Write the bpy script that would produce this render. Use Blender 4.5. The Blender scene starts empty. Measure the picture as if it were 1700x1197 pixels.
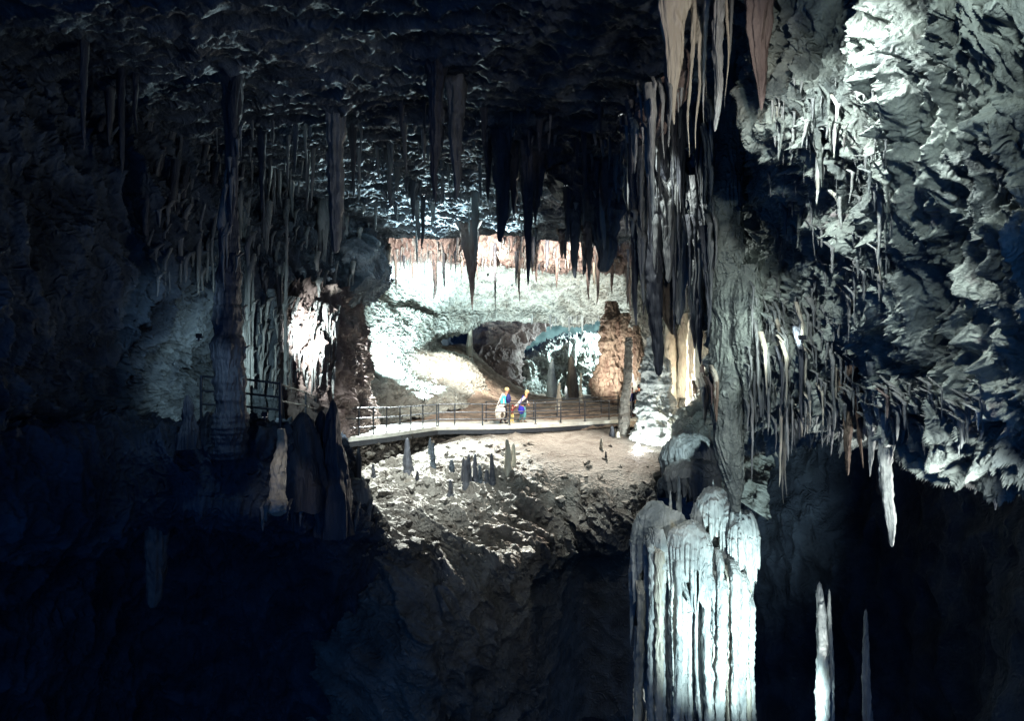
import bpy, math, random
import numpy as np
from mathutils import Vector, Matrix

SC = bpy.context.scene
COL = SC.collection
F = 1100.0; CX = 850.0; CY = 598.5

def P(px, py, Y):
    """a point of the cave seen at photo pixel (px, py), Y metres in front of the eye"""
    return Vector(((px - CX) / F * Y, Y, (CY - py) / F * Y))

# ------------------------------------------------------------------ camera, world, light
cam_d = bpy.data.cameras.new('camera'); cam = bpy.data.objects.new('camera', cam_d); COL.objects.link(cam)
cam.location = (0, 0, 0); cam.rotation_euler = (math.radians(90), 0, 0)
cam_d.sensor_width = 36.0; cam_d.lens = 36.0 * F / 1700.0
cam_d.clip_start = 0.05; cam_d.clip_end = 400
SC.camera = cam
SC.view_settings.view_transform = 'Standard'; SC.view_settings.look = 'None'
SC.view_settings.exposure = 1.95; SC.view_settings.gamma = 1.0
try:
    SC.cycles.use_denoising = True
    SC.cycles.max_bounces = 2; SC.cycles.diffuse_bounces = 1; SC.cycles.glossy_bounces = 2
    SC.cycles.sample_clamp_indirect = 3.0
except Exception: pass
world = bpy.data.worlds.new('World'); SC.world = world; world.use_nodes = True
bg = world.node_tree.nodes['Background']
bg.inputs[0].default_value = (0.0026, 0.0115, 0.036, 1); bg.inputs[1].default_value = 1.9

CYAN = (0.72, 0.97, 1.0); WHITE = (0.92, 1.0, 0.97); WARM = (1.0, 0.90, 0.78); BLUE = (0.45, 0.72, 1.0)

# ------------------------------------------------------------------ materials
def mat(name, c1, c2, c3=None, scale=1.0, bump=0.5, rough=0.75, stretch=(1, 1, 1), spec=0.35, fine=14.0, dip_dark=0.5, relief_shade=None):
    m = bpy.data.materials.new(name); m.use_nodes = True
    nt = m.node_tree; N = nt.nodes; L = nt.links
    b = N['Principled BSDF']
    b.inputs['Roughness'].default_value = rough
    b.inputs['Specular IOR Level'].default_value = spec
    g = N.new('ShaderNodeNewGeometry')
    mp = N.new('ShaderNodeMapping'); mp.inputs['Scale'].default_value = tuple(scale * s for s in stretch)
    L.new(g.outputs['Position'], mp.inputs['Vector'])
    n1 = N.new('ShaderNodeTexNoise'); n1.inputs['Scale'].default_value = 0.9; n1.inputs['Detail'].default_value = 7; n1.inputs['Roughness'].default_value = 0.62
    n1.inputs['Distortion'].default_value = 0.8
    L.new(mp.outputs[0], n1.inputs['Vector'])
    r = N.new('ShaderNodeValToRGB'); e = r.color_ramp.elements
    e[0].position = 0.36; e[0].color = (*c1, 1); e[1].position = 0.60; e[1].color = (*c2, 1)
    if c3:
        k = e.new(0.70); k.color = (*c3, 1)
    L.new(n1.outputs['Fac'], r.inputs[0])
    # darker where the fine ridged noise that also feeds the bump is low
    n2 = N.new('ShaderNodeTexNoise'); n2.inputs['Scale'].default_value = fine * 0.35; n2.inputs['Detail'].default_value = 6
    n2.inputs['Distortion'].default_value = 1.6
    try: n2.noise_type = 'RIDGED_MULTIFRACTAL'
    except Exception: pass
    L.new(mp.outputs[0], n2.inputs['Vector'])
    r2 = N.new('ShaderNodeMapRange'); r2.inputs[1].default_value = 0.25; r2.inputs[2].default_value = 0.95
    r2.inputs[3].default_value = 1 - dip_dark; r2.inputs[4].default_value = 1.15
    L.new(n2.outputs['Fac'], r2.inputs[0])
    mx = N.new('ShaderNodeVectorMath'); mx.operation = 'SCALE'
    L.new(r.outputs[0], mx.inputs[0])
    if relief_shade:
        # light and shade put into the colour: ribs paler, recesses darker
        at = N.new('ShaderNodeAttribute'); at.attribute_name = 'relief_shade'
        r3 = N.new('ShaderNodeMapRange'); r3.inputs[1].default_value = relief_shade[0]; r3.inputs[2].default_value = relief_shade[1]
        r3.inputs[3].default_value = relief_shade[2]; r3.inputs[4].default_value = relief_shade[3]
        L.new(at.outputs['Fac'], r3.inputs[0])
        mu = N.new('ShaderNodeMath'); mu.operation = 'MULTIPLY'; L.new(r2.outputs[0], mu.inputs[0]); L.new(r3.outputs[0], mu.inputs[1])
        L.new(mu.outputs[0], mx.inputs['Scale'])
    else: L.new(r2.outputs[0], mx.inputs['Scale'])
    L.new(mx.outputs[0], b.inputs['Base Color'])
    n3 = N.new('ShaderNodeTexNoise'); n3.inputs['Scale'].default_value = fine; n3.inputs['Detail'].default_value = 5; n3.inputs['Roughness'].default_value = 0.65
    L.new(mp.outputs[0], n3.inputs['Vector'])
    ad = N.new('ShaderNodeMath'); ad.operation = 'MULTIPLY_ADD'; ad.inputs[1].default_value = 0.6
    L.new(n3.outputs['Fac'], ad.inputs[0]); L.new(n2.outputs['Fac'], ad.inputs[2])
    bu = N.new('ShaderNodeBump'); bu.inputs['Strength'].default_value = bump; bu.inputs['Distance'].default_value = 0.12
    L.new(ad.outputs[0], bu.inputs['Height']); L.new(bu.outputs[0], b.inputs['Normal'])
    return m

def plain(name, c, rough=0.6, metal=0.0, var=0.15, scale=20):
    m = bpy.data.materials.new(name); m.use_nodes = True
    nt = m.node_tree; N = nt.nodes; L = nt.links; b = N['Principled BSDF']
    b.inputs['Roughness'].default_value = rough; b.inputs['Metallic'].default_value = metal
    t = N.new('ShaderNodeTexCoord'); n = N.new('ShaderNodeTexNoise'); n.inputs['Scale'].default_value = scale; n.inputs['Detail'].default_value = 4
    L.new(t.outputs['Object'], n.inputs['Vector'])
    r = N.new('ShaderNodeValToRGB'); e = r.color_ramp.elements
    e[0].position = 0.3; e[0].color = (*[x * (1 - var) for x in c], 1); e[1].position = 0.7; e[1].color = (*[min(1, x * (1 + var)) for x in c], 1)
    L.new(n.outputs['Fac'], r.inputs[0]); L.new(r.outputs[0], b.inputs['Base Color'])
    return m

def emit(name, c, s):
    m = bpy.data.materials.new(name); m.use_nodes = True
    b = m.node_tree.nodes['Principled BSDF']
    b.inputs['Base Color'].default_value = (0.8, 0.8, 0.8, 1)
    b.inputs['Emission Color'].default_value = (*c, 1); b.inputs['Emission Strength'].default_value = s
    return m

M = {}; MARG = {}
_mat = mat
def mat(name, *a, **k):
    m = _mat(name, *a, **k); MARG[m.name] = (name, a, k); return m
def relief_shaded(m, relief_shade=(-.25, .45, .40, 1.25)):  # variant with light and shade of the relief put into the colour
    n, a, k = MARG[m.name]; key = n + '_relief_shaded'
    return bpy.data.materials.get(key) or _mat(key, *a, **dict(k, relief_shade=relief_shade))
M['far'] = mat('pale_limestone', (0.38, 0.37, 0.32), (0.62, 0.65, 0.60), (0.50, 0.46, 0.34), scale=0.8, bump=0.9, fine=9, dip_dark=0.55)
M['mud'] = mat('brown_clay', (0.27, 0.20, 0.155), (0.48, 0.38, 0.30), (0.52, 0.46, 0.34), scale=0.9, bump=0.8, fine=9, dip_dark=0.5)
M['pink'] = mat('rosy_limestone', (0.22, 0.155, 0.145), (0.44, 0.35, 0.32), (0.50, 0.45, 0.38), scale=1.0, bump=0.8, fine=8, stretch=(1, 1, .5), dip_dark=0.55)
M['rock'] = mat('grey_limestone', (0.06, 0.085, 0.12), (0.21, 0.26, 0.31), scale=0.9, bump=1.0, fine=10, dip_dark=0.65)
M['dark'] = mat('dark_limestone', (0.035, 0.05, 0.08), (0.10, 0.13, 0.18), scale=0.9, bump=0.9, fine=10, dip_dark=0.5)
M['bank'] = mat('bank_limestone', (0.30, 0.26, 0.22), (0.56, 0.53, 0.47), (0.46, 0.39, 0.31), scale=1.1, bump=1.0, fine=9, dip_dark=0.6)
M['flow'] = mat('white_flowstone', (0.30, 0.33, 0.33), (0.78, 0.80, 0.76), (0.66, 0.58, 0.42), scale=1.6, bump=0.55, rough=0.5, fine=9, stretch=(1, 1, .5), spec=0.5, dip_dark=0.4)
M['drip'] = mat('grey_dripstone', (0.22, 0.24, 0.25), (0.46, 0.47, 0.46), scale=2.2, bump=0.6, rough=0.45, fine=9, stretch=(1, 1, .2), spec=0.6, dip_dark=0.5)
M['ddrip'] = mat('dark_dripstone', (0.05, 0.06, 0.085), (0.15, 0.16, 0.19), scale=2.2, bump=0.6, rough=0.55, fine=9, stretch=(1, 1, .2), spec=0.5, dip_dark=0.5)
M['cream'] = mat('cream_dripstone', (0.48, 0.42, 0.34), (0.72, 0.68, 0.56), scale=2.2, bump=0.5, rough=0.45, fine=9, stretch=(1, 1, .2), spec=0.5, dip_dark=0.35)
M['rust'] = mat('rust_dripstone', (0.24, 0.15, 0.11), (0.47, 0.37, 0.28), (0.58, 0.50, 0.38), scale=1.8, bump=1.0, rough=0.6, fine=8, stretch=(1, 1, .25), dip_dark=0.6)
M['teal'] = mat('green_grey_limestone', (0.16, 0.235, 0.22), (0.27, 0.36, 0.34), scale=0.6, bump=0.4, fine=5, dip_dark=0.3)
M['moss'] = mat('greenish_flowstone', (0.17, 0.20, 0.20), (0.56, 0.62, 0.56), (0.42, 0.36, 0.36), scale=1.5, bump=0.8, rough=0.5, fine=10, spec=0.5, dip_dark=0.6)
M['concrete'] = plain('pale_concrete', (0.55, 0.55, 0.50), 0.8, 0, 0.25, 3)
M['steel'] = plain('dark_steel', (0.035, 0.04, 0.05), 0.45, 0.3, 0.2, 8)
M['stonewall'] = mat('rubble_masonry', (0.07, 0.06, 0.055), (0.24, 0.20, 0.17), scale=3, bump=1.0, fine=8, dip_dark=0.7)

# ------------------------------------------------------------------ noise
_rng = np.random.RandomState(7)
_perm = _rng.permutation(256); _perm = np.concatenate([_perm, _perm, _perm])
_grad = _rng.normal(size=(256, 3)); _grad /= np.linalg.norm(_grad, axis=1)[:, None]
_grad = _grad.astype(np.float32)
def perlin(q):
    q = q.astype(np.float32)
    i = np.floor(q).astype(np.int32); f = q - i; i &= 255
    u = f * f * f * (f * (f * 6 - 15) + 10)
    out = 0
    for dx in (0, 1):
        wx = u[:, 0] if dx else 1 - u[:, 0]
        hx = _perm[i[:, 0] + dx]
        for dy in (0, 1):
            wy = u[:, 1] if dy else 1 - u[:, 1]
            hy = _perm[hx + i[:, 1] + dy]
            for dz in (0, 1):
                wz = u[:, 2] if dz else 1 - u[:, 2]
                g = _grad[_perm[hy + i[:, 2] + dz] & 255]
                d = g[:, 0] * (f[:, 0] - dx) + g[:, 1] * (f[:, 1] - dy) + g[:, 2] * (f[:, 2] - dz)
                out = out + wx * wy * wz * d
    return out * 1.6
def noise(Pt, kind, freq, octv=4, seed=0.0):
    q = Pt * np.array(freq)[None, :] + np.array([seed * 13.7, seed * 7.3, seed * 3.1])[None, :]
    s = 0; a = 1.0; tot = 0; prev = 1.0
    for o in range(octv):
        n = perlin(q)
        if kind == 'ridge':
            v = (1 - np.abs(n) * 2.0); v = np.clip(v, -1, 1); v = v * np.abs(v) * prev; prev = np.clip(v * 0.5 + 0.6, 0, 1)
        elif kind == 'web': v = np.clip(1 - np.abs(n) * 3.0, 0, 1) ** 1.6 * 1.6 - .4
        elif kind == 'billow': v = np.abs(n) * 2 - 0.5
        elif kind == 'step':
            k = n * 4; fl = np.floor(k); fr = k - fl; v = (fl + np.clip((fr - .5) * 4 + .5, 0, 1)) / 4
        else: v = n
        s = s + v * a; tot += a; a *= 0.5; q = q * 2.03 + 17.1
    return s / tot
def warp(Pt, amt, f, seed=5):
    return Pt + amt * np.stack([noise(Pt, 'fbm', (f, f, f), 2, seed + k) for k in range(3)], 1)

# ------------------------------------------------------------------ mesh builders
def tagit(o, label=None, cat=None, group=None, kind=None):
    if label: o['label'] = label
    if cat: o['category'] = cat
    if group: o['group'] = group
    if kind: o['kind'] = kind
    return o
def link(name, me, m=None, parent=None, smooth=True):
    o = bpy.data.objects.new(name, me); COL.objects.link(o)
    if m is not None: me.materials.append(m)
    if smooth: me.shade_smooth()
    if parent: o.parent = parent
    return o
def grid_mesh(name, V, nu, nv, closed=False, caps=False):
    """V: (nv*nu, 3); rows of nu"""
    me = bpy.data.meshes.new(name)
    r = np.arange(nv - 1)[:, None]; c = np.arange(nu if closed else nu - 1)[None, :]
    c2 = (c + 1) % nu
    a = (r * nu + c); b = (r * nu + c2); d = ((r + 1) * nu + c2); e = ((r + 1) * nu + c)
    Fq = np.stack([a, b, d, e], -1).reshape(-1, 4)
    nf = len(Fq)
    extra = []
    if caps:
        extra = [list(range(nu))[::-1], list(range((nv - 1) * nu, nv * nu))]
    loops = Fq.ravel().tolist() if extra else None
    me.vertices.add(len(V)); me.vertices.foreach_set('co', np.ascontiguousarray(V, dtype=np.float32).ravel())
    nl = nf * 4 + sum(len(x) for x in extra)
    li = Fq.ravel() if not extra else np.concatenate([Fq.ravel()] + [np.array(x) for x in extra])
    me.loops.add(nl); me.loops.foreach_set('vertex_index', li.astype(np.int32))
    st = np.arange(nf) * 4; 
    if extra:
        st = np.concatenate([st, [nf * 4, nf * 4 + len(extra[0])]])
    me.polygons.add(len(st)); me.polygons.foreach_set('loop_start', st.astype(np.int32))
    me.update(calc_edges=True); me.validate()
    return me
def crmat(n, k):
    """n samples of a Catmull-Rom curve through k points, as a matrix"""
    B = np.zeros((n, k))
    for s in range(n):
        t = s / (n - 1) * (k - 1); i = min(int(t), k - 2); u = t - i
        w = [-.5 * u + u * u - .5 * u ** 3, 1 - 2.5 * u * u + 1.5 * u ** 3, .5 * u + 2 * u * u - 1.5 * u ** 3, -.5 * u * u + .5 * u ** 3]
        for j, ww in zip((i - 1, i, i + 1, i + 2), w):
            if j < 0: B[s, 0] += 2 * ww; B[s, 1] -= ww
            elif j > k - 1: B[s, k - 1] += 2 * ww; B[s, k - 2] -= ww
            else: B[s, j] += ww
    return B
ZB = np.full((760, 1250), 1e9)
def splat(V):
    ok = V[:, 1] > .5; V = V[ok]
    i = ((CY - V[:, 2] / V[:, 1] * F + 160) / 2).astype(int); j = ((CX + V[:, 0] / V[:, 1] * F + 400) / 2).astype(int)
    ok = (i >= 0) & (i < 760) & (j >= 0) & (j < 1250); np.minimum.at(ZB, (i[ok], j[ok]), V[ok, 1])
def hit(px, py, default=20.0, rad=2):
    i = int((py + 160) / 2); j = int((px + 400) / 2); w = ZB[max(i - rad, 0):i + rad + 1, max(j - rad, 0):j + rad + 1]; w = w[w < 1e8]
    return float(np.median(w)) if w.size else default
def normals(G):
    du = np.gradient(G, axis=1); dv = np.gradient(G, axis=0)
    n = np.cross(du, dv); n /= (np.linalg.norm(n, axis=2, keepdims=True) + 1e-9)
    return n
def sheet(name, rows, nu, nv, spec, m, world=False, wamt=0.0, wf=0.5, face=(0, 0, 0), flat_n=None, label=None, cat=None, diag=False, ampf=None, relief_shade=None):
    C = np.array([[(tuple(p) if world else tuple(P(*p))) for p in r] for r in rows], dtype=float)
    Bv = crmat(nv, C.shape[0]); Bu = crmat(nu, C.shape[1])
    G = np.einsum('ai,ijk,bj->abk', Bv, C, Bu)
    n = normals(G)
    s = np.sign(np.sum(n * (np.array(face) - G), axis=2, keepdims=True).mean())
    n = (n * s)
    V = G.reshape(-1, 3); nn = n.reshape(-1, 3)
    if flat_n is not None: nn = np.tile(np.array(flat_n), (len(V), 1))
    W = warp(V, wamt, wf) if wamt else V
    if diag: W = np.stack([(W[:, 0] + W[:, 2]) * .7, W[:, 1], (W[:, 0] - W[:, 2]) * .7], 1)
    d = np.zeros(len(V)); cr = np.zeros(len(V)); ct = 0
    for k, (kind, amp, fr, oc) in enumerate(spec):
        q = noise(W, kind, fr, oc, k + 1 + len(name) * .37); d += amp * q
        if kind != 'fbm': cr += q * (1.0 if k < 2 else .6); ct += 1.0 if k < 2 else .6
    if ampf is not None: a_ = ampf(V); d = d * a_; cr = cr * a_
    V2 = V + nn * d[:, None]
    me = grid_mesh(name, V2, nu, nv)
    if m.name in MARG: m = relief_shaded(m, relief_shade) if relief_shade else relief_shaded(m)
    at = me.attributes.new('relief_shade', 'FLOAT', 'POINT'); at.data.foreach_set('value', (cr / max(ct, .1)).astype(np.float32))
    o = link(name, me, m); splat(V2)
    if label: tagit(o, label, cat)
    else: tagit(o, kind='structure')
    return V2.reshape(nv, nu, 3)

_seed = [0]
def drip_mesh(name, top, tip, r, sx=1.0, sy=1.0, taper=0.85, flute=0.45, bend=0.07, seg=14, rings=22, flare=0.25, embed=0.35, knob=0.4, blunt=0.0, raw=False):
    """a stalactite (tip below top) or stalagmite (tip above top)"""
    _seed[0] += 1; sd = _seed[0]
    top = np.array(top); tip = np.array(tip); ax = tip - top; Ln = np.linalg.norm(ax)
    t = np.concatenate([[-embed], np.linspace(0, 1, rings)])
    prof = np.clip(1 - t, 0, 1.05) ** taper * (1 - blunt) + blunt * np.clip((1 - t) * 12, 0, 1) ** .5
    prof = prof * (1 + flare * np.exp(-np.clip(t, 0, 1) * 12)) + 0.03
    prof[-1] = 0.0
    th = np.linspace(0, 2 * math.pi, seg, endpoint=False)
    T, H = np.meshgrid(t, th, indexing='ij')
    Q = np.stack([np.cos(H).ravel() * 1.3, np.sin(H).ravel() * 1.3, (T * Ln / max(r, .02) * .12).ravel()], 1)
    fl = noise(Q, 'fbm', (2.4, 2.4, 0.35), 3, sd * .7).reshape(T.shape)
    kn = noise(Q, 'fbm', (.9, .9, 4.5), 3, sd * .3 + 3).reshape(T.shape)
    R = r * prof[:, None] * (1 + flute * 1.6 * fl + knob * 1.5 * kn)
    bx = bend * Ln * noise(np.stack([t * 1.3, t * 0 + sd, t * 0], 1), 'fbm', (1, 1, 1), 2, sd) * np.clip(t, 0, 1)
    by = bend * Ln * noise(np.stack([t * 1.3, t * 0 + sd, t * 0 + 9], 1), 'fbm', (1, 1, 1), 2, sd) * np.clip(t, 0, 1)
    c = top[None, :] + ax[None, :] * t[:, None] - top[None, :]
    X = c[:, 0:1] + bx[:, None] + R * np.cos(H) * sx
    Y = c[:, 1:2] + by[:, None] + R * np.sin(H) * sy
    Z = c[:, 2:3] + 0 * R
    Y = Y + (t < 0)[:, None] * max(r * 2.2, .25) * (1 if tip[2] < top[2] else 0)
    V = np.stack([X, Y, Z], -1).reshape(-1, 3)
    if raw: return V + top
    return grid_mesh(name, V, seg, len(t), closed=True, caps=False)
def drip(name, px, py0, py1, Y, w, m, label, cat, group=None, dx=0, **kw):
    if Y is None: Y = hit(px, py0) - .05
    """hang a stalactite seen from (px,py0) to (px+dx,py1), w pixels wide, at depth Y"""
    a = P(px, py0, Y); b = P(px + dx, py1, Y); r = w / 2 / F * Y
    o = link(name, drip_mesh(name, a, b, r, **kw), m); o.location = a
    tagit(o, label, cat, group)
    return o
def column(name, prof, m, label, cat, depth_ratio=1.0, seg=72, rings=160, flute=0.12, ff=3.0, ripple=0.05, rf=2.0, knob=0.1, base=None, parent=None, group=None, rid=False, part=None, wob=.15):
    """a fused column; prof = (px, py, width px, Y) from top to bottom"""
    _seed[0] += 1; sd = _seed[0]
    pr = np.array([[*P(a, b, d), w / 2 / F * d] for a, b, w, d in prof])
    B = crmat(rings, len(pr)); C = B @ pr
    th = np.linspace(0, 2 * math.pi, seg, endpoint=False)
    cs, sn = np.cos(th), np.sin(th)
    R = C[:, 3:4] * np.ones((1, seg))
    zz = C[:, 2:3] * np.ones((1, seg))
    Q = np.stack([(cs[None, :] * R * 1.0).ravel(), (sn[None, :] * R).ravel(), zz.ravel()], 1)
    k = ff / max(C[:, 3].mean(), .05)
    f1 = noise(warp(Q, wob, .8, sd), 'ridge' if rid else 'billow', (k, k, k * .10), 3, sd).reshape(R.shape)
    f2 = noise(Q, 'fbm', (k * .4, k * .4, rf), 3, sd + 5).reshape(R.shape)
    f3 = noise(Q, 'step', (.3, .3, rf * 1.3), 2, sd + 9).reshape(R.shape)
    R2 = R * (1 + flute * f1 + knob * f2 + ripple * 2 * f3)
    V = np.stack([C[:, 0:1] + R2 * cs, C[:, 1:2] + R2 * sn * depth_ratio, zz], -1)
    splat(V.reshape(-1, 3)); org = V.reshape(-1, 3)[-seg:].mean(0)
    o = link(name, grid_mesh(name, V.reshape(-1, 3) - (org if parent is None else 0), seg, rings, closed=True, caps=True), m)
    if parent is None: o.location = org; tagit(o, label, cat, group)
    else: o.parent = parent; o.location = tuple(-Vector(parent.location))
    return o
def tier(name, px, py, Y, w, dome, length, m, parent, pipes=22, depth=0.7, flute=.16, seg=200, jag=.5, pinch=.75):
    """a flowstone dome whose rim runs down in organ pipes"""
    _seed[0] += 1; rs = np.random.RandomState(_seed[0])
    c = P(px, py, Y); k = Y / F; R = w / 2 * k; hd = dome * k; Ln = length * k
    th = np.linspace(0, 2 * math.pi, seg, endpoint=False)
    ph = rs.rand(pipes); base = np.sort((np.arange(pipes) + .7 * ph) / pipes) * 2 * math.pi
    d = np.abs((th[:, None] - base[None, :] + math.pi) % (2 * math.pi) - math.pi)
    wd = 2 * math.pi / pipes * .55
    j = d.argmin(1); dm = d.min(1) / wd
    pipe = np.sqrt(np.clip(1 - dm ** 2, 0, 1))
    ln = Ln * (1 - jag * rs.rand(pipes))[j] * (0.35 + 0.65 * pipe)
    nd, npp = 26, 60
    td = np.linspace(0.02, 1, nd); tp = np.linspace(0, 1, npp)[1:]
    rows = []
    for t in td:
        r = R * np.sin(t * math.pi / 2) ** .9; z = -hd * (1 - np.cos(t * math.pi / 2)); f = 1 + flute * .6 * (pipe - .6) * t ** 3
        rows.append(np.stack([np.cos(th) * r * f, np.sin(th) * r * f * depth, z + 0 * th], 1))
    for t in tp:
        f = (1 + flute * (pipe - .6) * (1 + t)) * (1 - (1 - pinch) * t)
        rows.append(np.stack([np.cos(th) * R * f, np.sin(th) * R * f * depth, -hd - ln * t], 1))
    V = np.concatenate(rows)
    n = noise(V + np.array(c), 'fbm', (2.2, 2.2, 1.2), 4, _seed[0])
    V[:, :2] *= (1 + .16 * n)[:, None]; V[:, 2] += .10 * noise(V + np.array(c), 'ridge', (3, 3, 5), 3, 2) * (hd > 0)
    V = V + np.array(c) - np.array(parent.location)
    return link(name, grid_mesh(name, V, seg, len(rows), closed=True, caps=True), m, parent)
def empty(name, loc, label, cat, group=None):
    o = bpy.data.objects.new(name, None); COL.objects.link(o); o.location = loc; o.empty_display_size = .2
    return tagit(o, label, cat, group)

class MB:
    def __init__(s): s.v = []; s.f = []
    def box(s, c, d, R=None):
        i = len(s.v)
        for x in (-.5, .5):
            for y in (-.5, .5):
                for z in (-.5, .5):
                    p = Vector((x * d[0], y * d[1], z * d[2]))
                    if R is not None: p = R @ p
                    s.v.append(tuple(Vector(c) + p))
        s.f += [tuple(i + k for k in q) for q in ((0, 1, 3, 2), (4, 6, 7, 5), (0, 4, 5, 1), (2, 3, 7, 6), (0, 2, 6, 4), (1, 5, 7, 3))]
    def tube(s, a, b, r, n=8, r2=None):
        a = Vector(a); b = Vector(b); d = (b - a).normalized()
        u = d.orthogonal().normalized(); w = d.cross(u); i = len(s.v); r2 = r if r2 is None else r2
        for p, rr in ((a, r), (b, r2)):
            for k in range(n):
                t = 2 * math.pi * k / n; s.v.append(tuple(p + (u * math.cos(t) + w * math.sin(t)) * rr))
        for k in range(n): s.f.append((i + k, i + (k + 1) % n, i + n + (k + 1) % n, i + n + k))
        s.f.append(tuple(range(i + n - 1, i - 1, -1))); s.f.append(tuple(range(i + n, i + 2 * n)))
    def build(s, name, m, parent=None, off=None, smooth=False):
        me = bpy.data.meshes.new(name)
        o = Vector(off) if off is not None else (Vector(parent.location) if parent else Vector((0, 0, 0)))
        me.from_pydata([tuple(Vector(v) - o) for v in s.v], [], s.f); me.update()
        ob = link(name, me, m, parent, smooth)
        if parent is None: ob.location = o
        return ob

# ------------------------------------------------------------------ floodlights: housing, lens and the lamp in it
def flood(loc, aim, watts, color, size=1.2, blend=.8, label=None, radius=.10, body=.07, glow=.12):
    loc = Vector(loc); aim = Vector(aim); d = (aim - loc).normalized(); q = d.to_track_quat('-Z', 'Y'); R = q.to_matrix()
    t = empty('floodlight', loc, label, 'floodlight')
    b = MB(); b.box(loc - d * body * .55, (body * 1.5, body, body * .9), R); b.build('housing', M['steel'], t)
    b = MB(); b.box(loc + d * .002, (body * 1.3, body * .8, .02), R); b.build('lens', emit('lamp_lens', color, glow), t)
    b = MB(); b.tube(loc - d * body * .6, loc - d * body * .6 - Vector((0, 0, body * 1.4)), .02); b.build('bracket', M['steel'], t)
    l = bpy.data.lights.new('lamp', 'SPOT'); l.energy = watts; l.color = color; l.spot_size = size; l.spot_blend = blend; l.shadow_soft_size = radius
    lo = bpy.data.objects.new('lamp', l); COL.objects.link(lo); lo.parent = t; lo.location = d * .05; lo.rotation_euler = q.to_euler()
    return t
# LIGHTS: some are unseen lamps added to brighten the rock they face
LMP = (0, 0, 260, WHITE, 2.0, .9, 'small white floodlight on the clay bank beside the bright flowstone column')
flood(P(705, 662, 33.6), P(725, 478, 43), 4600, CYAN, 1.5, .9, 'floodlight at the foot of the bright far left wall aimed at its vault')
flood(P(730, 640, 36), P(702, 475, 42), 4200, CYAN, .75, 1, 'added floodlight on the clay slope aimed up at the brightest part of the vault')  # extra lamp added to burn out the vault
flood(P(1088, 640, 33), P(1150, 620, 30), 2200, WARM, 2.4, .9, 'added floodlight hidden behind the tiered flowstone lighting the cream wall')  # unseen lamp added to brighten the cream wall
flood(P(972, 640, 35.5), P(1026, 605, 38.5), 900, WARM, 1.3, .9, 'added floodlight at the far railing aimed up the rusty column')  # lamp put in to lighten the rusty column
flood(P(330, 560, 12.4), P(330, 722, 15), 14, BLUE, 1.6, .9, 'added floodlight above the ledge of the near left path')  # faint lamp added to pick out the ledge top
flood(P(1128, 715, 26.6), P(1168, 670, 27), 600, WARM, 2.2, .9, 'added floodlight low between the tiered flowstone and the rosy spikes')  # another added lamp, brightens the wall by the spikes
flood(P(1030, 190, 14.5), P(1115, 420, 15), 220, WHITE, 1.3, .9, 'added floodlight in the dark left of the dense stalactite cluster')  # lamp added to give the cluster pale edges
flood(P(810, 455, 32), P(810, 405, 36), 1300, WARM, 1.2, .9, 'added floodlight facing the middle of the rosy band')  # lamp added to lift the dark middle of the band
flood(P(850, 472, 31), P(830, 345, 27), 3600, CYAN, .85, 1, 'added floodlight grazing the ceiling over the dark stalactites')  # further ripple lamp, added to widen the lit ceiling
flood(P(655, 600, 34.8), P(638, 574, 38), 650, CYAN, 2.6, .9, 'floodlight in the white glow low on the far left wall')
flood(P(905, 668, 40), P(950, 480, 43), 1700, WHITE, 2.0, .9, 'added floodlight behind the far railing beneath the pale vault')  # extra spot added to light the right part of the vault
flood(P(1014, 540, 50), P(930, 600, 55), 2600, CYAN, 2.2, .8, 'floodlight hidden in the passage behind the rusty column')
flood(P(1006, 580, 58), P(930, 545, 66), 1300, CYAN, 2.2, .8, 'added floodlight lighting the green grey end of the passage')  # unseen lamp added just to light the passage end
flood(P(800, 470, 38), P(765, 650, 40), 2200, WARM, 1.3, .9, 'added floodlight hanging from the vault above the clay slope')  # lamp added because the slope was too dark
flood((2.2, 23, 4.9), P(830, 680, 33), 3600, WARM, .95, 1, 'added fill floodlight under the dark ceiling aimed down at the walking adults')  # fill lamp added so the people and railing read brighter
flood(P(700, 355, 34), P(680, 800, 25), 23000, WHITE, .86, 1, 'floodlight tucked behind the ceiling edge above the walkway')
flood(P(960, 352, 34.5), P(940, 745, 27.5), 8000, WARM, .68, 1, 'floodlight tucked behind the ceiling edge above the clay bank')
flood(P(735, 498, 32), P(700, 335, 26), 9500, CYAN, .92, 1, 'floodlight grazing the rippled ceiling ahead of the rosy band')
flood(P(930, 445, 31), P(930, 400, 36), 1300, WARM, 1.3, .9, 'floodlight under the rosy band behind the dark stalactites')
flood(P(690, 480, 32), P(690, 400, 36), 1100, WARM, 1.2, .9, 'floodlight facing the plain left half of the rosy band')
flood((2.6, 3.8, 3.4), P(1400, 330, 9), 90, (.86, 1, .95), 1.3, .8, 'floodlight high beside the lumpy right wall')
flood((2.7, 7.0, 4.4), P(1400, 400, 8.5), 330, (.9, 1, .97), 1.8, .8, 'added floodlight above the rosy hood shining along the lumpy right wall')  # further lamp added to rake the folds of the right wall
flood((7.6, 8.6, -3.4), (4.6, 10.0, -1.0), 260, (.98, 1, .98), 1.2, .9, 'floodlight low at the right aimed up at the pale fringe')
flood((5.2, 5.2, -1.4), P(1470, 830, 8), 300, WHITE, .9, .9, 'added floodlight at the far right edge aimed at the glaring stalactite')  # lamp added to make the stalactite glare white
flood(P(1345, 1290, 11.0), P(1212, 1010, 15), 950, CYAN, 1.3, 1, 'floodlight in the pit right of the white organ pipe drapery')
flood(P(1285, 690, 14.5), P(1140, 745, 19), 420, CYAN, 1.1, .8, 'added floodlight in the dark right of the grey tiered mound')  # lamp added to brighten the mound
flood(P(394, 610, 15.0), P(435, 640, 20), 110, CYAN, 2.0, .8, 'floodlight hidden behind the dark left column')
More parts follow.
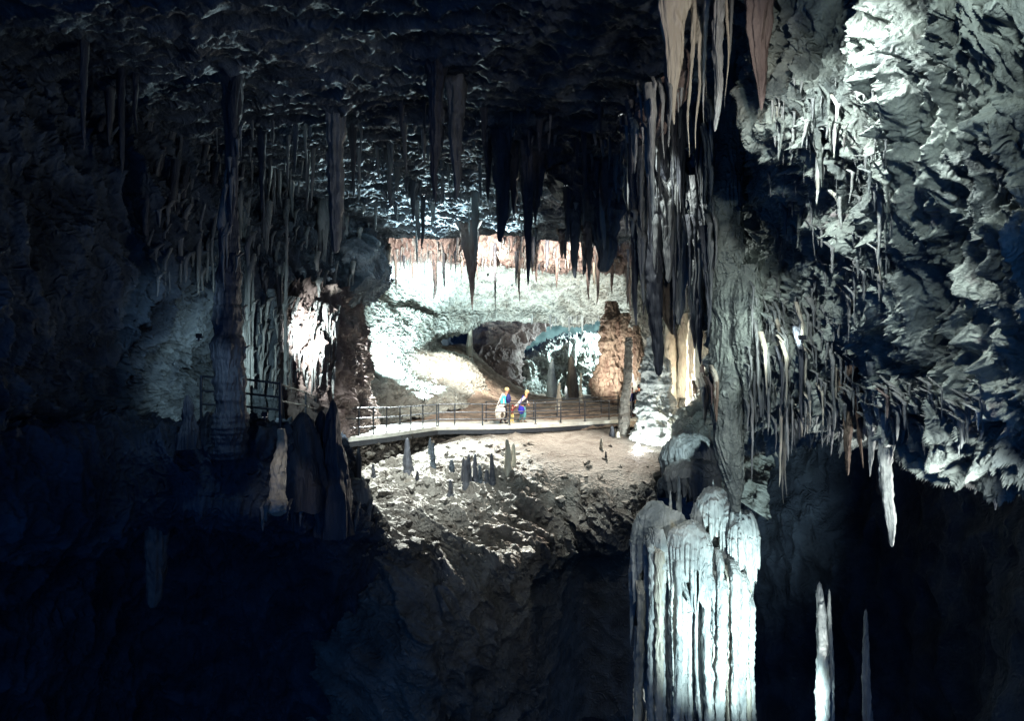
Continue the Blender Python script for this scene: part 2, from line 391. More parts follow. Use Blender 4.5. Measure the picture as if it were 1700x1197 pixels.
flood(P(500, 540, 19.5), P(552, 620, 25), 700, WHITE, 1.8, .8, 'floodlight beside the brown pillars of the left recess')
flood(P(300, 430, 12), P(310, 560, 17), 60, BLUE, .8, .9, 'floodlight in the dark of the left cave wall')
flood(P(440, 690, 12.4), P(465, 790, 14), 12, WARM, .7, .9, 'floodlight aimed at the pale knobbly tongue')
flood((3.2, 6.2, 4.0), P(1140, 150, 9.5), 70, WARM, 1.2, .8, 'floodlight high among the pale stalactites at the top right')
flood((-2.6, 19.5, 4.9), P(670, 815, 24.5), 2600, WHITE, .8, 1, 'added fill floodlight under the dark ceiling aimed at the ridged bank')  # front fill added for the bank, from the camera side
flood((1.5, 18.5, 4.9), P(1000, 820, 24.5), 1500, WHITE, .5, 1, 'added fill floodlight under the dark ceiling aimed at the grey boulder of the bank')  # another front fill, added to lift the dark right of the bank
flood(P(1330, 560, 10.6), P(1225, 560, 13), 80, (.86, 1, .93), 1.2, .9, 'floodlight beside the great grey green column')
flood(P(1400, 1260, 11.2), P(1364, 1020, 12.4), 160, WHITE, .42, .9, 'floodlight deep in the pit at the foot of the slim white stalagmite')

# ------------------------------------------------------------------ ceiling
rows = []
for Y, z in ((1, 5.2), (6, 5.9), (11, 6.3), (16, 6.2), (20, 6.25), (24, 6.1), (28, 5.95), (31, 5.9)):
    rows.append([(x, Y, z + dz) for x, dz in ((-34, -1.5), (-20, -.5), (-12, 0), (-6, .1), (0, .1), (5, 0), (9, 0), (14, .5), (24, .5))])
rows.append([(x, 32.4, 6.3) for x in (-34, -20, -12, -6, 0, 5, 9, 14, 24)])
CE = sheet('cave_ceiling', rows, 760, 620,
      [('fbm', .5, (.12, .2, .12), 3), ('ridge', .34, (.42, 1.5, .4), 4), ('web', .16, (.9, 3.2, 1), 3)], M['rock'], world=True, relief_shade=(-.3, .45, .25, 1.5), wamt=.5, wf=.4, face=(0, 12, -20), flat_n=(0, 0, -1))

# ------------------------------------------------------------------ far chamber
# rosy hanging face, pale vault and the lip of the arch
xs = (470, 540, 600, 650, 700, 760, 820, 880, 940, 1000, 1060, 1120, 1200)
def row(ys, Ys): return [(x, y, Y) for x, y, Y in zip(xs, ys, Ys)]
sheet('rosy_wall', [
    row([330] * 13, [36] * 13),
    row([385] * 13, [35.5, 35.5, 35.5, 35.5, 35.5, 34.6, 34.4, 34.6, 34.4, 34.2, 34, 33.5, 33]),
    row([412, 412, 412, 410, 410, 416, 420, 424, 428, 432, 436, 440, 446], [36, 36, 36, 36, 36, 35, 35, 35, 35, 35, 34.5, 34, 33]),
    row([438, 438, 432, 428, 424, 432, 436, 438, 442, 446, 450, 456, 460], [37] * 13),
    row([430, 430, 424, 420, 416, 424, 428, 430, 434, 440, 444, 448, 452], [38.5] * 13)], 520, 120,
      [('fbm', .5, (.4, .4, .3), 3), ('ridge', .45, (1.6, 1.6, .25), 4), ('billow', .12, (3, 3, 1.5), 2)], M['pink'], wamt=.3, wf=.6)
sheet('far_vault', [
    row([425, 425, 420, 416, 414, 418, 420, 420, 424, 430, 436, 440, 440], [37.5] * 13),
    row([440, 440, 440, 440, 440, 440, 440, 442, 446, 450, 455, 460, 460], [34, 35.5, 38.5, 39.5, 40, 40, 40, 40, 40, 40, 38, 36, 34]),
    row([490, 480, 468, 464, 462, 464, 464, 466, 468, 470, 474, 480, 485], [33, 34.5, 38, 41, 42.5, 43, 43, 43, 43, 42, 39, 36.5, 34]),
    row([540, 520, 500, 494, 490, 490, 490, 490, 490, 492, 494, 500, 510], [32.5, 34, 37.5, 41.5, 44, 45.5, 46, 46, 45, 43, 40, 37, 34]),
    row([600, 570, 545, 530, 520, 512, 510, 510, 512, 512, 512, 520, 540], [32, 33.5, 37, 41.5, 45, 47, 47.5, 47.5, 46, 44, 41, 37, 34]),
    row([640, 610, 580, 562, 556, 545, 527, 532, 537, 530, 524, 540, 570], [32, 33.2, 36.5, 41, 44.5, 47, 48, 48, 47, 44.5, 41, 37, 34]),
    row([660, 640, 610, 590, 572, 552, 524, 528, 532, 524, 518, 560, 600], [32, 33, 36, 40.5, 46, 50, 51, 51, 50, 47, 43.5, 38, 34.5]),
    ], 620, 380,
      [('fbm', .55, (.22, .22, .25), 3), ('ridge', .24, (1.1, .9, 1.4), 4), ('web', .20, (2.4, 2.2, 5.0), 3)], M['far'], wamt=.4, wf=.5, relief_shade=(-.25, .35, .10, 1.4))
# far left wall bulging around the lamp and meeting the clay slope
sheet('far_left_wall', [
    [(540, 500, 31), (580, 490, 33), (620, 495, 37), (660, 512, 41), (700, 520, 43), (725, 530, 46), (738, 540, 50)],
    [(530, 540, 30.5), (570, 530, 32.5), (615, 540, 36), (650, 545, 39), (690, 548, 41.5), (718, 552, 45), (734, 556, 50)],
    [(525, 580, 30), (566, 580, 31.8), (604, 580, 34.6), (636, 578, 37.2), (668, 590, 39.5), (704, 590, 42), (736, 578, 48)],
    [(520, 630, 29.5), (565, 630, 31), (600, 625, 33.5), (640, 612, 35.8), (690, 615, 38), (735, 600, 41), (770, 590, 47)],
    [(510, 690, 29), (560, 690, 30.3), (610, 680, 32), (660, 660, 33.8), (710, 650, 35), (760, 640, 37), (800, 630, 42)],
    [(500, 740, 28.5), (560, 735, 29.5), (620, 720, 31), (670, 700, 32), (720, 690, 33), (770, 680, 35), (820, 670, 40)],
    ], 360, 360,
      [('fbm', .6, (.25, .25, .25), 3), ('ridge', .20, (1.0, 1.0, 1.3), 4), ('web', .10, (3.5, 3.5, 5), 3)], M['far'], wamt=.5, wf=.5, diag=True, relief_shade=(-.3, .35, .3, 1.35))
# clay slope behind the walkway
sheet('clay_slope', [
    [(560, 640, 36), (640, 600, 42), (700, 592, 46), (760, 570, 50), (800, 590, 52), (840, 622, 54), (900, 655, 56), (1000, 660, 52), (1100, 660, 42)],
    [(570, 660, 34), (640, 625, 39), (700, 608, 43), (750, 590, 46), (790, 606, 47), (830, 636, 47), (890, 662, 46), (1000, 664, 44), (1100, 668, 40)],
    [(580, 680, 33), (640, 650, 36.5), (700, 632, 39), (745, 620, 41), (785, 630, 41), (830, 656, 41), (890, 674, 40), (1000, 672, 38), (1100, 675, 37)],
    [(590, 700, 31.5), (650, 682, 34), (705, 668, 36), (750, 662, 36.5), (790, 664, 36.5), (840, 680, 36), (900, 686, 36), (1000, 682, 36), (1100, 682, 35.5)],
    [(590, 735, 28), (660, 718, 31), (720, 700, 32.5), (770, 702, 32.5), (820, 702, 32.5), (860, 702, 33), (920, 700, 33.2), (1000, 694, 34.5), (1100, 692, 35)],
    [(590, 765, 27), (660, 745, 29), (720, 730, 30), (770, 726, 30), (820, 724, 30.5), (860, 722, 30.5), (920, 720, 31), (1000, 716, 32), (1100, 712, 33)],
    ], 460, 300,
      [('fbm', .4, (.3, .3, .3), 3), ('ridge', .16, (.8, 1.2, 1.0), 4), ('billow', .05, (4, 4, 4), 3)], M['mud'], wamt=.4, wf=.5)
# the passage beyond the lip
sheet('passage_back_wall', [
    [(700, 470, 66), (850, 470, 70), (1000, 470, 70), (1150, 470, 60)],
    [(690, 560, 60), (850, 560, 68), (1000, 560, 68), (1150, 560, 58)],
    [(690, 700, 58), (850, 700, 64), (1000, 700, 64), (1150, 700, 54)]], 160, 120,
      [('fbm', 1.2, (.2, .2, .2), 4), ('ridge', .25, (.8, .8, .8), 3)], M['teal'])
sheet('hollow_back', [[(690, 490, 57), (750, 490, 57), (812, 490, 57)], [(690, 550, 56), (750, 550, 58), (812, 550, 56)], [(690, 620, 55), (750, 620, 56), (812, 620, 55)]], 60, 60, [('fbm', .5, (.5, .5, .5), 3), ('ridge', .3, (1, 1, .5), 3)], M['ddrip'])  # dark sheet added so the hollow reads black, shade put into its colour
sheet('passage_left_rock', [
    [(776, 500, 54), (795, 500, 54), (840, 500, 53), (890, 500, 52.5), (950, 500, 52)],
    [(778, 535, 53), (800, 535, 52.5), (840, 532, 52), (880, 530, 52), (940, 528, 52)],
    [(782, 560, 52), (810, 560, 51.5), (840, 552, 51.5), (872, 545, 51.5), (915, 538, 52)],
    [(785, 590, 51), (815, 600, 50.5), (838, 590, 50.5), (858, 574, 51), (880, 560, 52)],
    [(800, 622, 50), (830, 640, 49.5), (850, 622, 50), (858, 604, 51), (866, 588, 53)],
    [(815, 660, 50), (850, 690, 49.5), (870, 665, 51), (872, 630, 53), (880, 600, 56)],
    ], 220, 220, [('fbm', .6, (.4, .4, .4), 3), ('ridge', .5, (1.1, 1.1, .8), 4)], M['pink'], wamt=.5)
sheet('passage_right_rock', [
    [(850, 604, 60), (900, 582, 60), (950, 568, 60), (1000, 562, 60), (1060, 560, 58)],
    [(846, 612, 55), (895, 584, 55), (950, 566, 55), (1000, 560, 55), (1060, 558, 54)],
    [(858, 625, 52), (900, 598, 52), (950, 585, 52), (1000, 578, 52), (1060, 575, 51)],
    [(862, 640, 51), (905, 622, 52.5), (950, 605, 52.5), (1000, 600, 52), (1060, 600, 51)],
    [(865, 655, 50.5), (905, 645, 52), (950, 640, 52), (1000, 640, 51), (1060, 640, 50)],
    [(865, 690, 50), (905, 690, 51), (950, 690, 51), (1000, 690, 50), (1060, 690, 49)]],
      260, 220, [('fbm', .7, (.35, .35, .25), 3), ('ridge', .75, (1.3, 1.3, .3), 4), ('web', .12, (4, 4, 2), 2)], M['far'], wamt=.5, relief_shade=(-.3, .35, .15, 1.3))
# right side of the far chamber
sheet('far_right_wall', [
    [(1040, 400, 37), (1100, 400, 35), (1160, 400, 32), (1220, 400, 29), (1300, 400, 26)],
    [(1045, 480, 38), (1100, 480, 36), (1160, 480, 33), (1220, 480, 29), (1300, 480, 26)],
    [(1050, 560, 38), (1110, 560, 36), (1160, 560, 33), (1220, 560, 28.5), (1300, 560, 25)],
    [(1055, 640, 38), (1120, 640, 35), (1160, 640, 31), (1210, 640, 27), (1300, 640, 23)],
    [(1060, 700, 37), (1125, 700, 33), (1150, 690, 29), (1200, 700, 25), (1290, 720, 21)],
    [(1070, 745, 33), (1115, 755, 29), (1145, 735, 26), (1195, 750, 23), (1280, 780, 20)],
    [(1090, 830, 30), (1115, 820, 27), (1140, 800, 24.5), (1190, 810, 22), (1270, 860, 19)],
    ], 260, 420, [('fbm', .8, (.3, .3, .25), 3), ('ridge', .4, (1.2, 1.2, .5), 4), ('ridge', .10, (3.5, 3.5, 4), 3)], M['far'], wamt=.4)
# dark outcrop left of the vault
sheet('dark_outcrop', [
    [(520, 370, 27.5), (560, 372, 27.5), (600, 378, 28), (625, 385, 29), (640, 392, 33)],
    [(520, 410, 26.5), (560, 410, 26.5), (600, 412, 27), (622, 416, 28), (634, 422, 32)],
    [(515, 460, 26), (560, 460, 26), (605, 455, 26.8), (630, 452, 28), (640, 452, 32)],
    [(515, 500, 26), (560, 505, 26.2), (595, 498, 27), (615, 490, 28.5), (630, 480, 32)],
    [(515, 520, 28), (560, 520, 28.5), (590, 512, 29.5), (605, 500, 31), (620, 485, 34)]],
      200, 200, [('fbm', .5, (.5, .5, .5), 3), ('ridge', .3, (1, 1, 1), 4)], M['rock'], wamt=.4)

# ------------------------------------------------------------------ bank below the walkway
sheet('rock_bank', [
    [(380, 735, 26.5), (570, 790, 26.5), (650, 764, 28), (720, 738, 29.3), (800, 716, 30.5), (880, 716, 31), (950, 716, 31.3), (1020, 712, 32), (1080, 722, 31.5), (1140, 728, 30)],
    [(380, 760, 24), (570, 784, 24.3), (650, 770, 25.9), (720, 745, 28.2), (800, 730, 29.4), (880, 728, 29.6), (950, 728, 29.8), (1020, 732, 29.5), (1080, 745, 28.5), (1130, 752, 27.8)],
    [(360, 800, 22), (575, 790, 23.5), (650, 775, 25), (720, 762, 26.4), (800, 760, 26.8), (880, 756, 27.2), (950, 758, 27), (1020, 765, 26.3), (1075, 775, 26), (1115, 772, 26.5)],
    [(340, 850, 23), (590, 830, 22.3), (660, 810, 23.6), (730, 800, 24.6), (800, 800, 24.8), (870, 785, 25.6), (940, 782, 25.8), (1010, 788, 25), (1070, 795, 25), (1098, 795, 26)],
    [(320, 900, 24), (610, 880, 21.5), (690, 860, 22.2), (760, 850, 23), (830, 840, 23.8), (880, 820, 24.8), (940, 812, 25.2), (1005, 815, 24.4), (1060, 820, 24.2), (1092, 820, 26)],
    [(300, 960, 25), (620, 940, 21), (710, 915, 21.4), (780, 895, 22), (840, 885, 22.8), (890, 865, 24), (940, 858, 25), (1000, 860, 24.2), (1050, 865, 24), (1085, 865, 26.5)],
    [(290, 1020, 26), (630, 1000, 20.5), (720, 965, 20.8), (790, 945, 21.2), (850, 935, 21.8), (900, 920, 23), (950, 910, 25), (1000, 905, 25), (1040, 905, 25), (1070, 905, 27.5)],
    [(280, 1100, 26), (640, 1080, 20), (730, 1040, 20.5), (800, 1010, 21.5), (860, 990, 23), (910, 970, 25), (960, 960, 28), (1010, 950, 28), (1050, 950, 28), (1080, 950, 30)],
    [(280, 1250, 27), (640, 1250, 20.5), (730, 1250, 22), (800, 1250, 24), (860, 1250, 25), (910, 1250, 27), (960, 1250, 30), (1010, 1250, 30), (1050, 1250, 30), (1080, 1250, 32)],
    ], 760, 620, [('fbm', .55, (.25, .25, .25), 3), ('ridge', .50, (.95, .7, .26), 4), ('step', .16, (1.6, 1.3, .9), 3), ('billow', .06, (6, 6, 4), 3)], M['bank'], wamt=.5, wf=.45, diag=True, relief_shade=(-.5, .4, .5, 1.2),
      ampf=lambda V: (1 - .8 * np.clip((V[:, 0] - 0.2) / 1.6, 0, 1) * np.clip((V[:, 2] + 5.1) / .6, 0, 1)) * (.25 + .75 * np.clip((27.2 - V[:, 1]) / 1.6, 0, 1)))

_d = hit(1058, 749)
# ------------------------------------------------------------------ left side of the cave
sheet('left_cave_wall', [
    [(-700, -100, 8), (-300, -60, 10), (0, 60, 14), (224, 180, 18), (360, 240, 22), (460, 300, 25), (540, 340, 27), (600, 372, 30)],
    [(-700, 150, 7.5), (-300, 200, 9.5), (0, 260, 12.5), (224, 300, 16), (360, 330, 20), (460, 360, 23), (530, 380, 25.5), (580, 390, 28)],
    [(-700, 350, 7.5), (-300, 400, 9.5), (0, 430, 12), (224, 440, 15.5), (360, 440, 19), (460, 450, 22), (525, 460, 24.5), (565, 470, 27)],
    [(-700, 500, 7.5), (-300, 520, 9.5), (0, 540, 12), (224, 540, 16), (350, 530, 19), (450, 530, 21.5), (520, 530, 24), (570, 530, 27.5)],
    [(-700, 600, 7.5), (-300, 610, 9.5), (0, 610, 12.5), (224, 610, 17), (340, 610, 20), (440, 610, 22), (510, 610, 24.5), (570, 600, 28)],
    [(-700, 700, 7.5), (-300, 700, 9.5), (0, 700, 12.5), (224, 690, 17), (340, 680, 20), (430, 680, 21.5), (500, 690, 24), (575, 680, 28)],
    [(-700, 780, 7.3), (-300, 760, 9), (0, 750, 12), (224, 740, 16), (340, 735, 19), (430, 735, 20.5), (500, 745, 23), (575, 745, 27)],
    ], 620, 420, [('fbm', .9, (.25, .25, .2), 3), ('ridge', .55, (1.4, 1.4, .32), 4), ('web', .16, (3.0, 3.0, 1.0), 3)], M['rock'], wamt=.5, relief_shade=(-.35, .4, .3, 1.5))
sheet('left_recess_wall', [
    [(430, 470, 22), (470, 480, 22), (520, 480, 23), (560, 480, 25), (590, 490, 29)],
    [(425, 540, 20.5), (470, 540, 20.5), (520, 535, 21.8), (562, 540, 24), (592, 545, 28)],
    [(420, 600, 20), (470, 600, 20.5), (520, 595, 21.5), (566, 600, 24.5), (600, 600, 28.5)],
    [(420, 660, 19.8), (470, 660, 20.5), (524, 655, 21.8), (570, 660, 25), (612, 665, 29)],
    [(420, 725, 19.6), (470, 728, 20), (528, 735, 22), (576, 735, 25.5), (622, 728, 29)]], 240, 320,
    [('fbm', .7, (.5, .5, .4), 3), ('ridge', .55, (1.6, 1.6, .4), 4), ('web', .14, (3.4, 3.4, 1.2), 3)], M['pink'], wamt=.5, relief_shade=(-.35, .4, .2, 1.4))
# ledge of the left path and the cliff under it
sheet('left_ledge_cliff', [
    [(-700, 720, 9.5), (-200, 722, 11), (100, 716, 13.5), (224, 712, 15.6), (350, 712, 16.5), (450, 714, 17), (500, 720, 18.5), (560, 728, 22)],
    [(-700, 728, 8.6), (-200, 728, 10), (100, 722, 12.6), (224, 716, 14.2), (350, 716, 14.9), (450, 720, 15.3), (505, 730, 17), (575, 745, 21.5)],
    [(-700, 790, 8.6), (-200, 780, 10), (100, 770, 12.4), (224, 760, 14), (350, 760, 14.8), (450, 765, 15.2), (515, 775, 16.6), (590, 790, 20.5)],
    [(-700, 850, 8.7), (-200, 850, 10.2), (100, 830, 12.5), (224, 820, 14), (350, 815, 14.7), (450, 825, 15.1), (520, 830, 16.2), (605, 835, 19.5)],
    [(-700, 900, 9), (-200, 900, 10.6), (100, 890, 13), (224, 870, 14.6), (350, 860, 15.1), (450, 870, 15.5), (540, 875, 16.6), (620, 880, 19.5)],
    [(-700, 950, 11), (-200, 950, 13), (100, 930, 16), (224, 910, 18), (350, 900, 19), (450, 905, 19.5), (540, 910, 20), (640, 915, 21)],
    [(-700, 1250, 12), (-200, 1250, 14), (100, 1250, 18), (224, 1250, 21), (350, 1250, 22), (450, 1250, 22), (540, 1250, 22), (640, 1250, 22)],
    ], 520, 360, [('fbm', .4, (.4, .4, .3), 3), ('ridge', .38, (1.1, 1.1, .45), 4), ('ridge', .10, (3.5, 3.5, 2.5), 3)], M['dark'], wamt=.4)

# ------------------------------------------------------------------ right side of the cave
RW = sheet('right_cave_wall', [
    [(1120, -120, 12), (1220, -120, 11), (1330, -120, 9.6), (1430, -120, 8.4), (1540, -120, 7), (1700, -120, 5.8), (2000, -120, 4.6)],
    [(1130, 60, 13), (1220, 60, 12), (1320, 60, 9.6), (1430, 60, 8.4), (1540, 60, 7), (1700, 60, 5.8), (2000, 60, 4.6)],
    [(1150, 180, 14.5), (1225, 190, 13.6), (1290, 190, 10.2), (1400, 190, 8.6), (1530, 200, 7.2), (1700, 200, 5.8), (2000, 200, 4.6)],
    [(1150, 320, 15), (1225, 320, 14.2), (1310, 300, 12.2), (1390, 300, 9.0), (1520, 300, 7.4), (1700, 300, 6), (2000, 300, 4.8)],
    [(1160, 420, 15), (1235, 420, 14.2), (1330, 400, 12.6), (1410, 410, 9.4), (1530, 400, 7.6), (1700, 400, 6), (2000, 400, 4.8)],
    [(1170, 520, 15), (1240, 510, 14), (1330, 510, 12.2), (1410, 510, 9.8), (1530, 500, 8.0), (1700, 500, 6.2), (2000, 500, 4.9)],
    [(1180, 610, 15), (1245, 600, 13.2), (1330, 600, 11.6), (1410, 590, 10.4), (1530, 600, 8.4), (1700, 600, 6.5), (2000, 600, 5)],
    [(1180, 690, 15), (1250, 680, 13.2), (1330, 665, 12), (1410, 660, 10.6), (1530, 680, 8.6), (1700, 700, 6.8), (2000, 700, 5.2)],
    [(1185, 730, 16.5), (1255, 730, 14.5), (1330, 700, 13), (1415, 705, 11.8), (1530, 735, 10), (1700, 760, 8.0), (2000, 760, 6.2)],
    [(1180, 700, 20), (1260, 700, 18), (1340, 680, 17), (1420, 680, 16), (1540, 700, 14), (1700, 720, 12), (2000, 700, 10)],
    ], 700, 620, [('fbm', .7, (.45, .45, .4), 3), ('ridge', .30, (1.7, 1.7, .42), 4), ('web', .26, (2.4, 2.4, .5), 3), ('web', .08, (6, 6, 1.6), 2)], M['moss'], wamt=.5, wf=.8, relief_shade=(-.35, .35, .08, 1.7))
# the pit and the dark cave all round
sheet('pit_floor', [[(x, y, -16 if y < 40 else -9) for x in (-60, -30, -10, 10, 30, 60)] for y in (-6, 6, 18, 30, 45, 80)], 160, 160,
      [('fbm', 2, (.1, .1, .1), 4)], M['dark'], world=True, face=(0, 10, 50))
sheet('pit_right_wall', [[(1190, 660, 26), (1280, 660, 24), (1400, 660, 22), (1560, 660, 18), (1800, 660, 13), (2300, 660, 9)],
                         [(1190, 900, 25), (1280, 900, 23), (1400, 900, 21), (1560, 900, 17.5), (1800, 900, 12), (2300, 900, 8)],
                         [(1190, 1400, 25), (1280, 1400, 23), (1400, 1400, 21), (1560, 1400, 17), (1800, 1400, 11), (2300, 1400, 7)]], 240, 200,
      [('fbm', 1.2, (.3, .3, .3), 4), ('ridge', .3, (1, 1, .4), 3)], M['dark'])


# ------------------------------------------------------------------ walkway
ZW = -2.95
def onfloor(px, py): return P(px, py, -ZW * F / (py - CY))
near = [(548, 731), (560, 729), (600, 724.5), (640, 720), (684, 714), (725, 708.5), (760, 707.5), (800, 707.5), (846, 706.5), (889, 705), (931, 703), (971, 700.5), (1011, 698), (1050, 695.5), (1090, 693)]
farE = [(540, 717), (556, 716), (600, 711), (640, 707), (684, 702), (725, 699.5), (760, 699.5), (806, 699.5), (846, 698), (886, 696.5), (925, 695), (962, 692.5), (998, 690), (1040, 688), (1080, 686)]
b = MB()
nr = [onfloor(*p) for p in near]; fr = [onfloor(*p) for p in farE]
for k in range(len(nr)):
    for q, dz in ((nr[k], 0), (fr[k], 0), (fr[k], -.16), (nr[k], -.16)): b.v.append(tuple(q + Vector((0, 0, dz))))
for k in range(len(nr) - 1):
    i = 4 * k; j = i + 4
    b.f += [(i, j, j + 1, i + 1), (i + 1, j + 1, j + 2, i + 2), (i + 2, j + 2, j + 3, i + 3), (i + 3, j + 3, j, i)]
o = b.build('walkway', M['concrete']); tagit(o, kind='structure')
b = MB()
for k in range(len(nr) - 1):
    a, c = nr[k] + Vector((0, .10, -.26)), nr[k + 1] + Vector((0, .10, -.26)); d = c - a
    b.box((a + c) / 2, (d.length + .03, .12, .2), d.to_track_quat('X', 'Z').to_matrix())
tagit(b.build('edge_beam', M['steel']), 'dark beam running under the near edge of the pale walkway', 'beam')
sheet('retaining_wall', [
    [tuple(nr[k] + Vector((0, .22, -.20))) for k in range(0, 15)],
    [tuple(nr[k] + Vector((0, .18, -.6))) for k in range(0, 15)],
    [tuple(nr[k] + Vector((0, .10, -1.1))) for k in range(0, 15)],
    [tuple(nr[k] + Vector((0, .0, -1.9))) for k in range(0, 15)]], 700, 70,
      [('fbm', .10, (.8, .8, .8), 3), ('billow', .16, (3.2, 3.2, 4.2), 2)], M['stonewall'], world=True, label='rough dark rubble stone wall carrying the near side of the walkway', cat='wall')
# path on the left and the flight down to the walkway
b = MB()
st = [(490, 716, 15.4), (505, 716, 17), (520, 718, 19), (535, 722, 21), (548, 726, 23)]
for k in range(12):
    t = k / 11; q = P(485, 716, 15.6).lerp(onfloor(556, 724), t)
    b.box(q + Vector((0, 1.0, -.55)), (.5, 1.6, .4))
tagit(b.build('steps', M['concrete']), 'stone steps going down behind the dark stalagmites to the walkway', 'steps')

def railing(label, posts, heights=(1, .62, .30), r=.024, hgt=None, group='steel railings of the walkway'):
    """posts: list of (px, top y, bottom y, Y)"""
    pts = [(P(a, t, d), P(a, bb, d)) for a, t, bb, d in posts]
    e = empty('railing', pts[0][1], label, 'railing', group)
    for t, bo in pts:
        m = MB(); m.tube(bo - Vector((0, 0, .04)), t + Vector((0, 0, .03)), r * 1.25, 8); m.box(bo + Vector((0, 0, .012)), (.14, .14, .02)); m.build('post', M['steel'], e)
    for h in heights:
        m = MB()
        for k in range(len(pts) - 1):
            a = pts[k][1].lerp(pts[k][0], h); c = pts[k + 1][1].lerp(pts[k + 1][0], h); m.tube(a, c, r, 8)
        m.build('handrail' if h == 1 else 'rail', M['steel'], e)
    return e
def yd(py): return -ZW * F / (py - CY)
A = [(575, 678, 727), (596, 677, 724.6), (620, 677, 722), (642, 677, 719.5), (664, 676, 716.5), (682, 675, 714), (702, 673.5, 711.5), (725, 672, 708.3)]
railing('near railing of the walkway left of the two walking adults, by the lit clay slope', [(a, t, bb - .8, yd(bb - .8)) for a, t, bb in A])
A = [(728, 671.5, 708.3), (755, 671, 707.6), (801, 671, 707.5), (846, 670.5, 706.5), (889, 669.5, 705), (931, 668, 703), (971, 667, 700.5), (1011, 665, 698), (1048, 662, 695.8)]
railing('near railing running in front of the walking adults to the slender column', [(a, t, bb - .8, yd(bb - .8)) for a, t, bb in A])
A = [(807, 667, 700), (846, 666, 698.5), (886, 665, 697), (925, 663.5, 695.4), (962, 661.5, 693), (998, 659.5, 690.5), (1026, 658, 689)]
railing('far railing of the walkway behind the walking adults', [(a, t, bb + .5, yd(bb + .5)) for a, t, bb in A])
railing('railing of the near left path beside the tall dark column', [(334, 625, 710, 14.8), (402, 629, 713, 15.0), (465, 637, 718, 15.2)], (1, .72, .46), .026)
railing('sloping handrail over the dark stalagmites left of the walkway', [(466, 638, 719, 15.3), (507.6, 652, 716, 18.4), (524, 661, 715, 20.6), (527, 674.5, 722, 23.4), (551, 675, 728, 24.4), (574, 677, 727.5, 25.2)], (1, .66), .024)

# ------------------------------------------------------------------ columns and flowstone of the far chamber
r = empty('rock_column', P(1022, 700, 38), 'rusty brown lumpy column rising behind the right end of the railing', 'column')
for nm, pr, mm, kw in (
    ('shaft', [(1014, 500, 16, 39), (1016, 520, 22, 39), (1018, 535, 34, 39), (1018, 560, 36, 39), (1017, 590, 34, 39), (1018, 620, 44, 39), (1016, 650, 46, 39), (1018, 680, 44, 39), (1020, 705, 48, 39)], 'rust', {}),
    ('lobe', [(1042, 520, 16, 38.4), (1044, 545, 30, 38.4), (1044, 580, 32, 38.4), (1046, 610, 26, 38.4), (1047, 640, 16, 38.4), (1048, 660, 5, 38.4)], 'rust', {}),
    ('lobe', [(1003, 590, 8, 39.5), (1001, 615, 22, 39.5), (998, 640, 32, 39.5), (1000, 670, 22, 39.5), (1003, 700, 30, 39.5)], 'rust', {}),
    ('lobe', [(1058, 540, 10, 37.5), (1060, 570, 22, 37.5), (1060, 600, 22, 37.5), (1062, 625, 14, 37.5), (1062, 640, 4, 37.5)], 'rust', {})):
    column(nm, pr, M[mm], None, None, parent=r, seg=80, rings=140, flute=.42, ff=4.0, ripple=.10, rf=2.6, knob=.42, wob=.35, rid=True)
column('rock_column', [(1044, 560, 12, 31), (1043, 612, 14, 31), (1041, 640, 14, 31), (1037, 675, 17, 31), (1036, 700, 19, 31), (1035, 724, 21, 31)], M['bank'],
       'slender pale column standing in front of the railing end', 'column', seg=40, rings=120, flute=.18, ripple=.12, rf=3, knob=.25)
column('flowstone_column', [(1082, 560, 16, 30.5), (1084, 585, 26, 30.5), (1088, 600, 44, 30.5), (1090, 625, 50, 30.5), (1090, 655, 50, 30.5), (1092, 672, 56, 30.3), (1097, 695, 76, 30.2), (1099, 725, 90, 30), (1100, 752, 100, 29.8), (1100, 790, 106, 29.6)], M['flow'],
       'bright white flowstone column in tiers beside the small lit floodlight', 'flowstone', seg=150, rings=260, flute=.22, ff=3.5, ripple=.09, rf=2.6, knob=.38, depth_ratio=.8, wob=.5)
for k, (x, a, c, w, d) in enumerate(((1112, 530, 610, 16, 33), (1122, 535, 640, 12, 33.4), (1135, 520, 600, 18, 33), (1148, 530, 620, 13, 31.5), (1160, 540, 650, 14, 30))):
    column('flowstone_column', [(x, a, w * .7, d), (x, (a + c) / 2, w, d), (x + 1, c, w * 1.1, d), (x, c + 60, w * 1.3, d)], M['cream'], ['yellowish ribbed pillar just right of the bright tiered flowstone', 'thin cream pillar second right of the tiered flowstone', 'broad cream pillar third right of the tiered flowstone', 'narrow cream pillar left of the hanging rosy spikes', 'cream pillar nearest the great grey column'][k], 'flowstone',
           seg=36, rings=60, flute=.3, rid=True, ripple=.05)
for k, (x, a, c, w, d, mm, lb) in enumerate((
    (928, 634, 676, 8, 37, 'cream', 'small pale pointed stalagmite behind the far railing, left of the two others'),
    (965, 618, 672, 7, 39, 'cream', 'thin pale stalagmite with a needle top behind the far railing'),
    (950, 590, 672, 24, 47, 'rust', 'stout rosy stalagmite in the passage behind the far railing'),
    (916, 596, 672, 18, 47, 'flow', 'whitish stalagmite in the passage beside the dark hollow'),
    (780, 528, 575, 9, 48, 'cream', 'short pale pillar at the mouth of the small dark hollow'),
    (988, 640, 674, 9, 40, 'drip', 'small grey stalagmite left of the rusty column'),
    (940, 640, 674, 8, 42, 'drip', 'small grey stalagmite right of the pale pointed one'))):
    a_, b_ = P(x, c, d), P(x, a, d)
    o = link('stalagmite', drip_mesh('stalagmite', a_, b_, w / 2 / F * d, taper=.45, flute=.4, knob=.3, seg=20, rings=40), M[mm]); o.location = a_
    tagit(o, lb, 'stalagmite')

